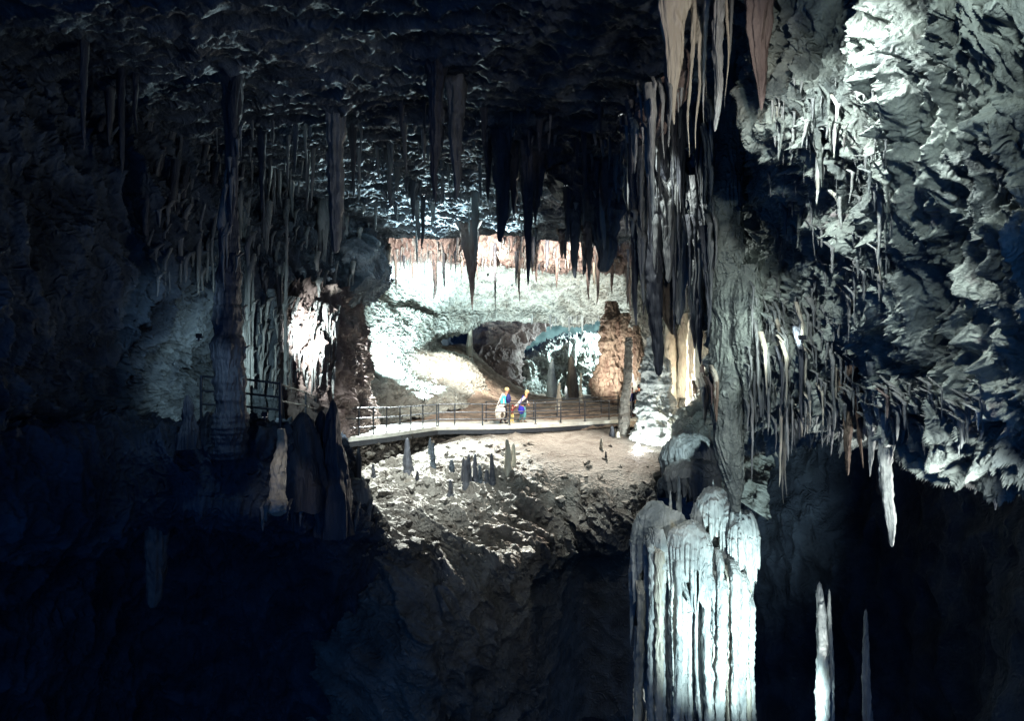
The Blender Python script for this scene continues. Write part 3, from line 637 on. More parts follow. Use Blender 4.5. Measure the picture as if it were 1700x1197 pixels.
# stalagmites on the bank below the walkway
def bankY(y): return float(np.interp(y, (715, 735, 760, 790, 820, 850), (30.8, 29.2, 27.0, 25.3, 24.2, 23.2)))
for x, a, c, w, lb in (
    (677, 727, 780, 15, 'broad black stalagmite below the walkway by the rubble wall'),
    (714, 727, 752, 7, 'short dark stalagmite just left of the taller one on the pale bank'),
    (719, 735, 772, 8, 'slim dark stalagmite standing alone on the pale bank'),
    (750, 763, 780, 9, 'small round dark knob of rock on the pale bank'),
    (748, 797, 820, 9, 'stubby dark stalagmite lowest on the sloping bank'),
    (769, 759, 790, 6, 'leftmost of the cluster of dark stalagmites'),
    (774, 763, 800, 12, 'thickest dark stalagmite of the cluster'),
    (779, 754, 796, 8, 'dark stalagmite just right of the thickest of the cluster'),
    (789, 753, 794, 9, 'tall dark stalagmite in the middle of the cluster'),
    (797, 772, 798, 8, 'short pale-footed stalagmite in the cluster gap'),
    (808, 780, 799, 9, 'lowest stump at the right of the cluster'),
    (817, 752, 798, 8, 'tall dark stalagmite at the right end of the cluster'),
    (843, 729, 776, 12, 'pale ribbed stalagmite under the walking adults'),
    (852, 736, 770, 9, 'smaller pale stalagmite leaning beside the ribbed one'),
    (693, 782, 792, 6, 'tiny dark stump left of the lone stalagmite on the bank'),
    (595, 742, 798, 10, 'dark stalagmite in front of the rubble wall'),
    (998, 727, 745, 6, 'small white stalagmite on the brown clay bank'),
    (1006, 749, 760, 4, 'tiny dark stump on the brown clay bank'),
    (1016, 707, 723, 9, 'short whitish stalagmite left of the slender column'),
    (1026, 716, 724, 8, 'low pale knob at the foot of the slender column'),
    (620, 770, 790, 7, 'tiny stalagmite on the rubble at the wall foot')):
    d = hit(x, c) ; a_, b_ = P(x, c + 3, d), P(x, a, d - .15)
    mm = 'cream' if ('white' in lb or 'pale' in lb.split()[:3]) else ('rock' if 'pale' in lb else 'ddrip')
    o = link('stalagmite', drip_mesh('stalagmite', a_, b_, w / 2 / F * d, taper=.35, flute=.3, knob=.35, seg=16, rings=36, flare=.3), M[mm]); o.location = a_
    tagit(o, lb, 'stalagmite')

# ------------------------------------------------------------------ near left forms
column('rock_column', [(386, 120, 40, 14.6), (385, 230, 22, 14.5), (383, 330, 22, 14.5), (381, 430, 34, 14.4), (378, 520, 44, 14.3), (380, 600, 50, 14.3), (384, 680, 48, 14.3), (382, 720, 54, 14.3), (380, 760, 60, 14.5)], M['ddrip'],
       'tall dark column beside the near left railing', 'column', seg=110, rings=240, flute=.12, ripple=.12, rf=4, knob=.18)
for x, a, c, w, d, lb in ((313, 655, 722, 28, 13.8, 'dark pointed stalagmite on the left path before the tall column'),
                          (502, 684, 800, 86, 15.6, 'squat black stalagmite under the sloping handrail'),
                          (555, 664, 830, 52, 15.8, 'tall black stalagmite overlapping the left end of the walkway'),
                          (530, 682, 810, 60, 16.0, 'black stalagmite wedged between the squat and the tall one'),
                          (478, 706, 790, 44, 15.4, 'low black rock cone left of the squat stalagmite')):
    a_, b_ = P(x, c, d), P(x, a, d)
    o = link('stalagmite', drip_mesh('stalagmite', a_, b_, w / 2 / F * d, taper=.62, flute=.3, knob=.5, seg=48, rings=90, flare=.1, bend=.06), M['ddrip']); o.location = a_
    tagit(o, lb, 'stalagmite')
column('flowstone_column', [(467, 712, 12, 14.4), (468, 740, 17, 14.2), (462, 775, 26, 14.1), (462, 810, 24, 14), (460, 835, 34, 13.9), (462, 848, 34, 13.9), (462, 856, 14, 14)], M['cream'],
       'pale knobbly flowstone tongue below the near left railing', 'flowstone', seg=70, rings=150, flute=.2, ripple=.12, rf=4, knob=.35)
r = empty('flowstone_tongue', P(592, 800, 19.5), 'grey rounded flowstone tongue hanging below the black stalagmites', 'flowstone')
tier('dome', 592, 795, 18.8, 52, 45, 40, M['drip'], r, pipes=9, depth=.7, jag=.6, pinch=.5, seg=120)
tier('dome', 560, 805, 18.4, 36, 25, 40, M['drip'], r, pipes=7, depth=.7, jag=.6, pinch=.5, seg=100)
for x, a, c, w, d, lb in ((1362, 966, 1330, 26, 12.4, 'slim white stalagmite lit by itself in the black pit'), (1437, 1012, 1330, 16, 11.5, 'dim grey stalagmite right of the slim white one in the black pit'), (1376, 978, 1340, 12, 12.6, 'tiny pale spike beside the slim white stalagmite in the pit')):
    a_, b_ = P(x + 6, c, d), P(x, a, d)
    o = link('stalagmite', drip_mesh('stalagmite', a_, b_, w / 2 / F * d, taper=.35, flute=.3, knob=.4, seg=24, rings=70, flare=.1, bend=.03), M['flow' if x < 1400 else 'drip']); o.location = a_
    tagit(o, lb, 'stalagmite')
# thin pale columns in the left recess
for k, (x, a, c, w, d) in enumerate(((409, 470, 715, 9, 17.6), (418, 500, 640, 5, 17.6), (474, 420, 640, 5, 19), (448, 540, 720, 26, 19), (425, 560, 722, 22, 18.4), (500, 540, 700, 30, 23), (533, 520, 670, 24, 24), (463, 500, 700, 12, 20))):
    column('rock_column', [(x + 2, a - 60, w * .4, d), (x + 2, a, w * .8, d), (x, (a + c) / 2, w, d), (x + 1, c, w * 1.3, d)], M['drip' if w < 20 else 'rock'],
           ['pale stone rod right of the tall dark column', 'short pale rod second from the tall dark column', 'very thin pale rod above the near left railing post', 'ribbed grey pillar behind the near left railing', 'pale wrinkled pillar seen through the near left railing', 'brown pillar behind the sloping handrail', 'brown pillar left of the tall black spike tip', 'dark narrow pillar behind the railing post'][k], 'column', seg=50, rings=120, flute=.25, knob=.35, ripple=.1, rf=3, rid=True)

# ------------------------------------------------------------------ great column and flowstone on the right
column('rock_column', [(1225, -160, 150, 13), (1218, 0, 110, 13), (1212, 130, 78, 13), (1205, 260, 54, 13), (1204, 400, 50, 13), (1212, 480, 60, 13), (1215, 560, 62, 13), (1208, 640, 52, 13), (1207, 700, 42, 13), (1212, 760, 38, 13), (1218, 800, 30, 13), (1222, 850, 12, 13)], M['moss'],
       'great grey green column hanging at the right of the lit chamber', 'column', seg=180, rings=420, flute=.22, ff=3.2, rid=True, ripple=.03, rf=1.2, knob=.12, wob=.3)
column('rock_column', [(1244, 440, 26, 12.6), (1240, 500, 44, 12.6), (1238, 560, 44, 12.6), (1238, 600, 30, 12.6), (1240, 640, 14, 12.6), (1240, 700, 5, 12.6)], M['moss'],
       'lit bulge of flowstone on the right flank of the great column', 'column', seg=90, rings=160, flute=.2, rid=True, knob=.2)
column('rock_column', [(1066, 190, 46, 14), (1066, 240, 30, 14), (1065, 270, 28, 14), (1064, 330, 28, 14), (1062, 380, 24, 14), (1060, 420, 14, 14), (1060, 450, 4, 14)], M['drip'],
       'blunt grey hanging column below the rosy triangular rock', 'column', seg=60, rings=140, flute=.15, ripple=.1, rf=4)
o = column('hanging_rock', [(1120, -260, 330, 17), (1118, 0, 250, 17), (1112, 130, 190, 16.6), (1108, 220, 130, 16.2), (1104, 290, 100, 16), (1104, 350, 74, 16), (1110, 400, 40, 16), (1112, 440, 8, 16)], M['ddrip'],
       'dark mass of rock hanging behind the dense stalactite cluster', 'rock', seg=200, rings=260, flute=.3, ff=2.5, rid=True, knob=.2, wob=.4)
o = column('hanging_rock', [(985, -60, 190, 21), (980, 150, 150, 21), (975, 250, 130, 21), (975, 310, 100, 21), (978, 350, 60, 21), (980, 390, 10, 21)], M['ddrip'],
       'dark mass of rock hanging left of the dense stalactite cluster', 'rock', seg=160, rings=200, flute=.3, ff=2.5, rid=True, knob=.25, wob=.4)
# rosy slab and pale drapes at the top
sheet('rock_slab', [[(1036, 215, 10.4), (1050, 170, 10.2), (1080, 140, 10), (1120, 110, 10), (1150, 60, 10)],
                    [(1050, 222, 10.0), (1064, 200, 9.8), (1090, 170, 9.6), (1115, 150, 9.6), (1150, 120, 9.8)],
                    [(1058, 236, 10.0), (1075, 228, 9.8), (1096, 214, 9.7), (1106, 195, 9.7), (1140, 160, 9.9)],
                    [(1056, 240, 10.6), (1075, 234, 10.6), (1100, 218, 10.6), (1110, 200, 10.6), (1140, 170, 10.6)]], 140, 110,
      [('fbm', .15, (1, 1, 1), 3), ('ridge', .05, (3, 3, 3), 3)], M['pink'], label='rosy wedge of rock below the pale drapes at the top', cat='rock')
r = empty('flowstone_mound', P(1150, 820, 19), 'grey tiered flowstone mound right of the clay bank', 'flowstone')
for x, y, w, dm, ln, pp, d, mm in ((1145, 722, 96, 40, 45, 30, 19.2, 'drip'), (1150, 764, 92, 26, 34, 26, 18.6, 'drip'), (1128, 782, 72, 30, 18, 12, 18.8, 'rock'), (1165, 780, 60, 16, 50, 18, 18.4, 'drip')):
    tier('tier', x, y, d, w, dm, ln, M[mm], r, pipes=pp, pinch=.85, jag=.6)
r = empty('flowstone_drapery', P(1150, 1000, 15), 'brilliant white organ pipe drapery at the bottom right', 'flowstone')
for x, y, w, dm, ln, pp, d in ((1088, 836, 76, 62, 120, 22, 15.4), (1120, 852, 54, 50, 170, 18, 15.3), (1144, 868, 72, 40, 110, 30, 14.6), (1185, 812, 66, 46, 46, 22, 15.2), (1234, 850, 50, 44, 84, 20, 14.8), (1210, 838, 28, 20, 120, 9, 15),
                            (1205, 905, 60, 40, 120, 22, 15.1), (1170, 912, 44, 30, 100, 14, 15.0), (1066, 900, 40, 50, 130, 12, 15.7), (1100, 925, 44, 30, 330, 14, 15.1), (1185, 968, 44, 30, 260, 14, 14.8), (1150, 1000, 34, 24, 240, 9, 14.8),
                            (1150, 880, 90, 20, 400, 34, 16.0), (1205, 890, 80, 20, 400, 30, 16.0), (1095, 880, 80, 20, 400, 28, 16.3)):
    tier('tier', x, y, d, w, dm, ln, M['flow'], r, pipes=pp, pinch=.8, depth=.55, jag=.75, flute=.34)
rp = random.Random(5)
for k in range(26):
    x = 1060 + 190 * (k + rp.random()) / 26; y = rp.uniform(900, 1010); w = rp.uniform(5, 15); d = rp.uniform(14.4, 15.2)
    a_ = P(x, y, d); b_ = P(x + rp.uniform(-4, 4), 1280, d)
    o = link('organ_pipe', drip_mesh('organ_pipe', a_, b_, w / 2 / F * d, taper=.12, flute=.5, knob=.5, seg=16, rings=70, blunt=.6, embed=.05), M['flow' if k % 4 else 'cream'], r); o.location = a_ - Vector(r.location)
for x, a, c, w, d in ((1127, 788, 880, 11, 15.8), (1184, 795, 830, 5, 15.2), (1113, 815, 850, 6, 15.5), (1216, 828, 900, 9, 14.8), (1228, 842, 870, 6, 14.7)):
    a_, b_ = P(x, c, d), P(x, a, d)
    o = link('spire', drip_mesh('spire', a_, b_, w / 2 / F * d, taper=.5, seg=14, rings=30), M['flow'], r); o.location = a_ - Vector(r.location)

# ------------------------------------------------------------------ stalactites, the ones that can be told apart
LAND = []
for (x, a, c, w, d, mm, lb, kw) in (
    (556, 190, 420, 26, None, 'drip', 'thick grey upper shaft of rock left of the rippled ceiling', dict(taper=.25)),
    (556, 360, 574, 26, None, 'ddrip', 'long black spike reaching down beside the dark outcrop', dict(taper=.55, dx=4)),
    (585, 200, 318, 14, None, 'ddrip', 'dark spike right of the thick grey shaft', {}),
    (572, 380, 470, 8, None, 'drip', 'thin pale-edged spike between the black spike and the outcrop', {}),
    (723, 110, 338, 26, None, 'ddrip', 'long dark stalactite across the middle of the rippled ceiling', dict(taper=.7)),
    (757, 130, 330, 28, None, 'drip', 'broad grey stalactite lit on its right edge over the rippled ceiling', dict(taper=.6)),
    (686, 305, 345, 16, None, 'ddrip', 'short dark lump of stalactite low on the rippled ceiling', {}),
    (832, 220, 402, 30, None, 'ddrip', 'massive dark stalactite left of the longest black one', dict(taper=.45)),
    (852, 240, 350, 22, None, 'ddrip', 'shorter dark stalactite between two massive ones', {}),
    (873, 230, 474, 18, None, 'ddrip', 'longest black stalactite reaching over the pale vault', dict(taper=.6)),
    (888, 250, 375, 26, None, 'ddrip', 'dark stalactite just right of the longest black one', {}),
    (782, 370, 516, 36, None, 'pink', 'large rosy stalactite with a needle tip before the bright vault', dict(taper=1.3, sx=1.0)),
    (822, 400, 520, 6, 34.5, 'ddrip', 'needle-thin stalactite right of the large rosy one', {}),
    (858, 410, 480, 7, 34.5, 'ddrip', 'thin short needle left of the longest black stalactite tip', {}),
    (1003, 270, 352, 14, None, 'pink', 'small pinkish stalactite in the dark cluster at upper right', dict(taper=.5)),
    (986, 20, 186, 20, None, 'flow', 'bright white stalactite at the top above the dark ceiling', dict(taper=1.0)),
    (997, 150, 226, 14, None, 'ddrip', 'dark blunt stalactite under the bright white one at the top', {}),
    (955, 350, 462, 20, None, 'ddrip', 'dark double-width stalactite above the yellow rock', dict(taper=.6)),
    (1004, 350, 452, 38, None, 'ddrip', 'broadest black stalactite left of the blunt grey column', dict(taper=.35)),
    (978, 380, 476, 16, None, 'pink', 'brownish stalactite between two black ones above the yellow rock', {}),
    (1055, 300, 542, 18, None, 'ddrip', 'long black stalactite reaching the rusty column', dict(taper=.6)),
    (1083, 330, 625, 28, None, 'ddrip', 'very long black stalactite with a rusty foot near the tiered flowstone', dict(taper=.35)),
    (1068, 400, 525, 12, None, 'ddrip', 'dark spike right of the one reaching the rusty column', {}),
    (1097, 380, 540, 10, None, 'ddrip', 'thin dark spike between two curtains of stone', {}),
    (1112, 310, 470, 32, None, 'drip', 'grey hanging drape lit on its left edge', dict(taper=.5, sy=.5)),
    (1113, 430, 556, 36, None, 'rust', 'brown swollen stalactite ending in a dark tip', dict(taper=.55)),
    (1130, 330, 540, 34, None, 'drip', 'broad grey fluted stalactite left of the great column', dict(taper=.6, sy=.6)),
    (1148, 380, 580, 24, None, 'ddrip', 'dark fluted stalactite second left of the great column', dict(taper=.6)),
    (1163, 360, 606, 22, None, 'ddrip', 'long black stalactite touching the left of the great column', dict(taper=.6)),
    (1177, 420, 560, 16, None, 'ddrip', 'short black stalactite against the great column', {}),
    (1122, -90, 208, 70, 9.3, 'cream', 'wide cream drape narrowing to a point at the top', dict(taper=1.2, sy=.5, dx=-4)),
    (1108, 40, 203, 12, 9.4, 'pink', 'narrow rosy drape left of the wide cream one', dict(blunt=.6)),
    (1152, 20, 262, 8, 9.6, 'cream', 'thin cream stalactite first right of the wide cream drape', dict(dx=-8)),
    (1161, 60, 246, 8, 9.6, 'cream', 'short thin stalactite second right of the wide cream drape', dict(dx=-4)),
    (1176, -60, 206, 10, 9.5, 'flow', 'white stalactite third right of the wide cream drape', dict(dx=-8)),
    (1194, -90, 218, 20, 9.2, 'drip', 'stout grey stalactite with a bright right edge at the top', dict(dx=-6, taper=.4)),
    (1204, -60, 160, 7, 9.5, 'cream', 'thin short stalactite right of the stout grey one', {}),
    (1216, -40, 178, 7, 9.7, 'drip', 'thin bent stalactite second right of the stout grey one', dict(dx=-8)),
    (1168, -60, 172, 7, 9.8, 'cream', 'straight thin stalactite high above the dark hollow', {}),
    (1256, -80, 182, 60, 9.4, 'pink', 'broad rosy hood of rock ending in a nipple at the top right', dict(taper=.8, sy=.6, dx=8)),
    (1281, 195, 380, 17, None, 'cream', 'long slender cream stalactite hanging alone before the dark hollow', dict(dx=-10, taper=.7)),
    (1292, 180, 268, 6, None, 'flow', 'thin white stalactite right of the long slender cream one', {}),
    (1318, 215, 268, 6, None, 'flow', 'thin curved white stalactite over the dark bulge', dict(dx=-6)),
    (1340, 200, 245, 7, None, 'flow', 'short white stalactite with a hooked top over the dark bulge', dict(dx=-10)),
    (1357, 215, 312, 13, None, 'moss', 'lit green-grey stalactite left of the lacy flowstone', dict(dx=6)),
    (1333, 330, 412, 10, None, 'moss', 'thin stalactite ending beside the edge of the lacy wall', dict(dx=-10)),
    (1472, 680, 908, 24, None, 'flow', 'glaring white stalactite at the far right edge', dict(taper=.45, dx=2)),
    (1464, 800, 1190, 12, None, 'pink', 'narrow rosy column behind the glaring white stalactite', dict(taper=.3)),
    (1300, 700, 838, 8, None, 'cream', 'thin double stalactite hanging lowest over the black pit', {}),
    (1305, 700, 826, 6, None, 'cream', 'thin companion of the lowest stalactite over the black pit', {}),
    (1408, 660, 790, 16, None, 'rust', 'rosy stalactite leftmost of the pale group over the pit', dict(taper=.5)),
    (1426, 650, 778, 12, None, 'rust', 'second rosy stalactite of the pale group over the pit', {}),
    (1448, 690, 792, 16, None, 'flow', 'white stalactite of the pale group over the pit', dict(dx=-4)),
    (1463, 690, 776, 16, None, 'flow', 'white stalactite right of the pale group over the pit', {}),
    (258, 840, 1010, 40, 14.8, 'pink', 'dim purple hanging column low on the left', dict(taper=.35)),
    ):
    dx = kw.pop('dx', 0); LAND.append((x, c, lb))
    big = w > 15
    drip('stalactite', x, a, c, d, w, M[mm], lb, 'stalactite', None, dx=dx, seg=44 if big else 20, rings=90 if big else 44, **kw)

# ------------------------------------------------------------------ the crowds of small ones
rnd = random.Random(11)
SMALL = []
def field(n, xr, yr, lr, wr, mats, words, grp, taper=(.35, .7), tilt=0, off=0, yf=None):
    """hang n small stalactites from whatever rock is seen at (x, y)"""
    for _ in range(n):
        x = rnd.uniform(*xr); y0 = yf(x) + rnd.uniform(-4, 8) if yf else rnd.uniform(*yr)
        d = hit(x, y0) - .1 - off; L_ = lr[0] + (lr[1] - lr[0]) * rnd.random() ** 2; w = rnd.uniform(*wr) * (.6 + .6 * L_ / lr[1])
        mm = rnd.choice(mats)
        o = drip('stalactite', x, y0 - 6, y0 + L_, d, w, M[mm], None, 'stalactite', grp, dx=rnd.uniform(-tilt, tilt), taper=rnd.uniform(*taper), seg=10, rings=18)
        SMALL.append((o, x, y0 + L_, L_, mm, words))
field(44, (640, 1050), (170, 340), (25, 120), (6, 16), ('ddrip', 'ddrip', 'drip'), 'under the dark ceiling', 'stalactites of the dark ceiling')
field(14, (565, 740), (250, 370), (10, 34), (3, 7), ('ddrip',), 'on the rippled ceiling', 'short stalactites of the rippled ceiling')
field(40, (635, 1060), None, (8, 70), (3, 7), ('pink', 'pink', 'ddrip', 'cream'), 'fringing the rosy band', 'fringe of the rosy band', yf=lambda x: float(np.interp(x, (640, 700, 820, 940, 1060), (422, 422, 430, 438, 448))))
field(12, (880, 1050), (386, 410), (30, 70), (5, 11), ('pink', 'ddrip'), 'across the rosy band', 'stalactites across the rosy band', off=1.2)
field(26, (240, 560), (180, 400), (50, 200), (5, 13), ('ddrip', 'drip'), 'in the dark upper left', 'stalactites of the dark left side')
field(7, (20, 240), (60, 260), (60, 200), (8, 20), ('ddrip',), 'at the far left', 'stalactites of the far left')
field(40, (1050, 1185), (180, 400), (40, 200), (5, 13), ('ddrip', 'drip', 'drip'), 'in the dense cluster', 'cluster left of the great column', off=.3)
field(12, (1150, 1192), (625, 665), (30, 85), (5, 9), ('rust', 'cream', 'pink'), 'on the pale slope', 'rosy spikes behind the great column', (.3, .5))
field(12, (880, 1005), (528, 534), (6, 22), (2, 5), ('flow', 'drip'), 'on the lip of the vault', 'tiny stalactites of the vault lip')
field(14, (400, 640), (845, 868), (15, 45), (4, 9), ('ddrip', 'drip'), 'under the near left ledge', 'stalactites under the near left ledge')
field(30, (1240, 1410), (540, 700), (30, 130), (3.5, 7), ('drip', 'cream', 'ddrip'), 'on the shadowed right wall', 'drips of the shadowed right wall', off=.15)
field(16, (1380, 1640), (640, 720), (20, 90), (6, 13), ('flow', 'moss', 'pink'), 'at the foot of the lumpy right wall', 'fringe of the lumpy right wall', off=.1)
field(14, (1290, 1480), (150, 430), (40, 110), (4, 9), ('flow', 'moss'), 'on the lumpy right wall', 'ribs of the lumpy right wall', tilt=12, off=.2)
def fringe(n, seedv, regions, m):
    rr = random.Random(seedv); Vs = []; seg, rings = 7, 10
    for _ in range(n):
        x0, x1, y0, y1, l0, l1, w0, w1, off = rr.choice(regions)
        x = rr.uniform(x0, x1); y = rr.uniform(y0, y1); d = hit(x, y) - off * rr.random() - .03
        L_ = l0 + (l1 - l0) * rr.random() ** 2
        Vs.append(drip_mesh('', P(x, y - 4, d), P(x + rr.uniform(-3, 3), y + L_, d), rr.uniform(w0, w1) / 2 / F * d, seg=seg, rings=rings, taper=rr.uniform(.3, .8), raw=True))
    V = np.array(Vs); nv = V.shape[1]; nr = rings + 1
    r_ = np.arange(nr - 1)[:, None]; c_ = np.arange(seg)[None, :]; c2 = (c_ + 1) % seg
    Fq = np.stack([r_ * seg + c_, r_ * seg + c2, (r_ + 1) * seg + c2, (r_ + 1) * seg + c_], -1).reshape(-1, 4)
    Fa = (Fq[None] + (np.arange(len(Vs)) * nv)[:, None, None]).reshape(-1, 4)
    me = bpy.data.meshes.new('small_stalactites'); me.vertices.add(nv * len(Vs)); me.vertices.foreach_set('co', V.astype(np.float32).ravel())
    me.loops.add(Fa.size); me.loops.foreach_set('vertex_index', Fa.ravel().astype(np.int32))
    me.polygons.add(len(Fa)); me.polygons.foreach_set('loop_start', (np.arange(len(Fa)) * 4).astype(np.int32)); me.update(calc_edges=True)
    return link('small_stalactites', me, m)
tagit(fringe(1100, 3, [(600, 1050, 180, 380, 8, 70, 3, 9, .1), (1040, 1190, 140, 460, 20, 120, 3, 9, .5), (1240, 1420, 480, 715, 10, 70, 2, 6, .2), (1270, 1480, 130, 480, 10, 60, 2, 6, .15),
     (640, 1060, 400, 440, 4, 30, 2, 4, .2), (240, 600, 200, 480, 20, 110, 3, 8, .2), (1380, 1640, 640, 720, 10, 50, 3, 8, .2), (400, 560, 500, 640, 10, 50, 2, 5, .2)], M['drip']),
     'countless small stalactites crowding the ceiling and walls between the large ones', 'stalactites', None, 'stuff')
rr = random.Random(8); b = MB()
for _ in range(420):
    x = rr.uniform(600, 1080); y = rr.uniform(735, 930)
    if x > 880 and y < 790 and rr.random() < .85: continue
    d = hit(x, y); r0 = rr.uniform(.05, .22) * (1.4 if rr.random() < .1 else 1); c = P(x, y, d) + Vector((0, .03, 0)); i0 = len(b.v)
    for k in range(14):
        u = Vector((rr.gauss(0, 1), rr.gauss(0, 1), rr.gauss(0, 1))).normalized(); b.v.append(tuple(c + Vector((u.x, u.y, u.z * .7)) * r0 * rr.uniform(.8, 1.1)))
bmr = __import__('bmesh').new(); vv = [bmr.verts.new(v) for v in b.v]
for k in range(0, len(vv), 14): __import__('bmesh').ops.convex_hull(bmr, input=vv[k:k + 14])
me = bpy.data.meshes.new('rubble'); bmr.to_mesh(me); bmr.free()
tagit(link('rubble', me, M['bank'], smooth=False), 'loose rubble scattered over the slope below the walkway', 'rubble', None, 'stuff')
# each gets a label of its own: by size, tone and the nearest unmistakable stalactite
ORD = ['nearest', 'second', 'third', 'fourth', 'fifth', 'sixth', 'seventh', 'eighth', 'ninth', 'tenth', 'eleventh', 'twelfth', 'thirteenth', 'fourteenth', 'fifteenth', 'sixteenth', 'seventeenth', 'eighteenth', 'nineteenth', 'twentieth', 'twenty-first', 'twenty-second', 'twenty-third', 'twenty-fourth', 'twenty-fifth', 'twenty-sixth']
cells = {}
for it in SMALL:
    o, x, y, L_, mm, words = it
    q = min(LAND, key=lambda l: (l[0] - x) ** 2 + ((l[1] - y) * .6) ** 2)
    cells.setdefault((q, x > q[0]), []).append(it)
TONE = dict(ddrip='dark', drip='grey', pink='brownish', cream='cream', flow='white', moss='greenish', rust='rusty')
for (q, right), its in cells.items():
    its.sort(key=lambda it: abs(it[1] - q[0]))
    short = ' '.join(q[2].split()[:7])
    while short.split()[-1] in ('the', 'of', 'a', 'with', 'on', 'its', 'in', 'to', 'at', 'across', 'over', 'left', 'right', 'just', 'before', 'above', 'under', 'low', 'reaching', 'and', 'against', 'first', 'second', 'third', 'beside', 'between', 'down', 'ending', 'long', 'two', 'very', 'big', 'dark', 'wide', 'bright', 'narrowing', 'reaching'):
        short = ' '.join(short.split()[:-1])
    for k, (o, x, y, L_, mm, words) in enumerate(its):
        sz = 'long' if L_ > 80 else 'short' if L_ < 30 else 'slim'
        n_ = (ORD[k] if k < 26 else 'outermost' if k == len(its) - 1 else 'far')
        lb = ('%s %s %s stalactite %s of the %s' % (n_, sz, TONE[mm], 'right' if right else 'left', short)).split()[:16]
        o['label'] = ' '.join(lb)

# ------------------------------------------------------------------ people
M['skin'] = plain('skin', (0.42, 0.20, 0.13), .5, 0, .08); M['blond'] = plain('blond_hair', (0.62, 0.47, 0.22), .6, 0, .25, 40)
M['brownhair'] = plain('brown_hair', (0.06, 0.035, 0.02), .6, 0, .25, 40)
M['cyan'] = plain('cyan_jacket', (0.06, 0.62, 0.78), .7, 0, .12); M['navy'] = plain('navy_cloth', (0.012, 0.016, 0.12), .8, 0, .2)
M['black'] = plain('black_cloth', (0.012, 0.012, 0.022), .8, 0, .2); M['maroon'] = plain('maroon_cloth', (0.16, 0.02, 0.022), .8, 0, .15)
M['creamcloth'] = plain('cream_cloth', (0.68, 0.62, 0.55), .8, 0, .12); M['blue'] = plain('blue_cloth', (0.015, 0.012, 0.30), .8, 0, .15)
M['tealcloth'] = plain('teal_cloth', (0.08, 0.24, 0.26), .8, 0, .15); M['yellow'] = plain('yellow_cloth', (0.62, 0.50, 0.18), .8, 0, .15)
M['eye'] = plain('eye', (0.02, 0.02, 0.02), .2)
def skin(name, vs, es, rs, m, parent, lev=1):
    me = bpy.data.meshes.new(name); me.from_pydata(vs, es, []); me.update()
    o = bpy.data.objects.new(name, me); COL.objects.link(o)
    sk = o.modifiers.new('s', 'SKIN'); sk.use_smooth_shade = True
    for i, r_ in enumerate(rs):
        r_ = r_ if isinstance(r_, tuple) else (r_, r_)
        me.skin_vertices[0].data[i].radius = r_; me.skin_vertices[0].data[i].use_root = (i == 0)
    su = o.modifiers.new('u', 'SUBSURF'); su.levels = lev; su.render_levels = lev
    dg = bpy.context.evaluated_depsgraph_get(); ev = o.evaluated_get(dg)
    me2 = bpy.data.meshes.new_from_object(ev); bpy.data.objects.remove(o); me2.name = name
    return link(name, me2, m, parent)
def ell(name, c, r, m, parent, cut=None, nz=.06):
    n1_, n2_ = 20, 16; V = []
    for i in range(n2_):
        for j in range(n1_):
            a = math.pi * (i + .001) / (n2_ - 1 + .002); t = 2 * math.pi * j / n1_
            V.append((c[0] + r[0] * math.sin(a) * math.cos(t), c[1] + r[1] * math.sin(a) * math.sin(t), c[2] + r[2] * math.cos(a)))
    V = np.array(V); _seed[0] += 1
    V = V + (V - np.array(c)) * (nz * 2 * noise(V * 14 + _seed[0], 'fbm', (1, 1, 1), 2, 1))[:, None]
    return link(name, grid_mesh(name, V, n1_, n2_, closed=True, caps=True), m, parent)
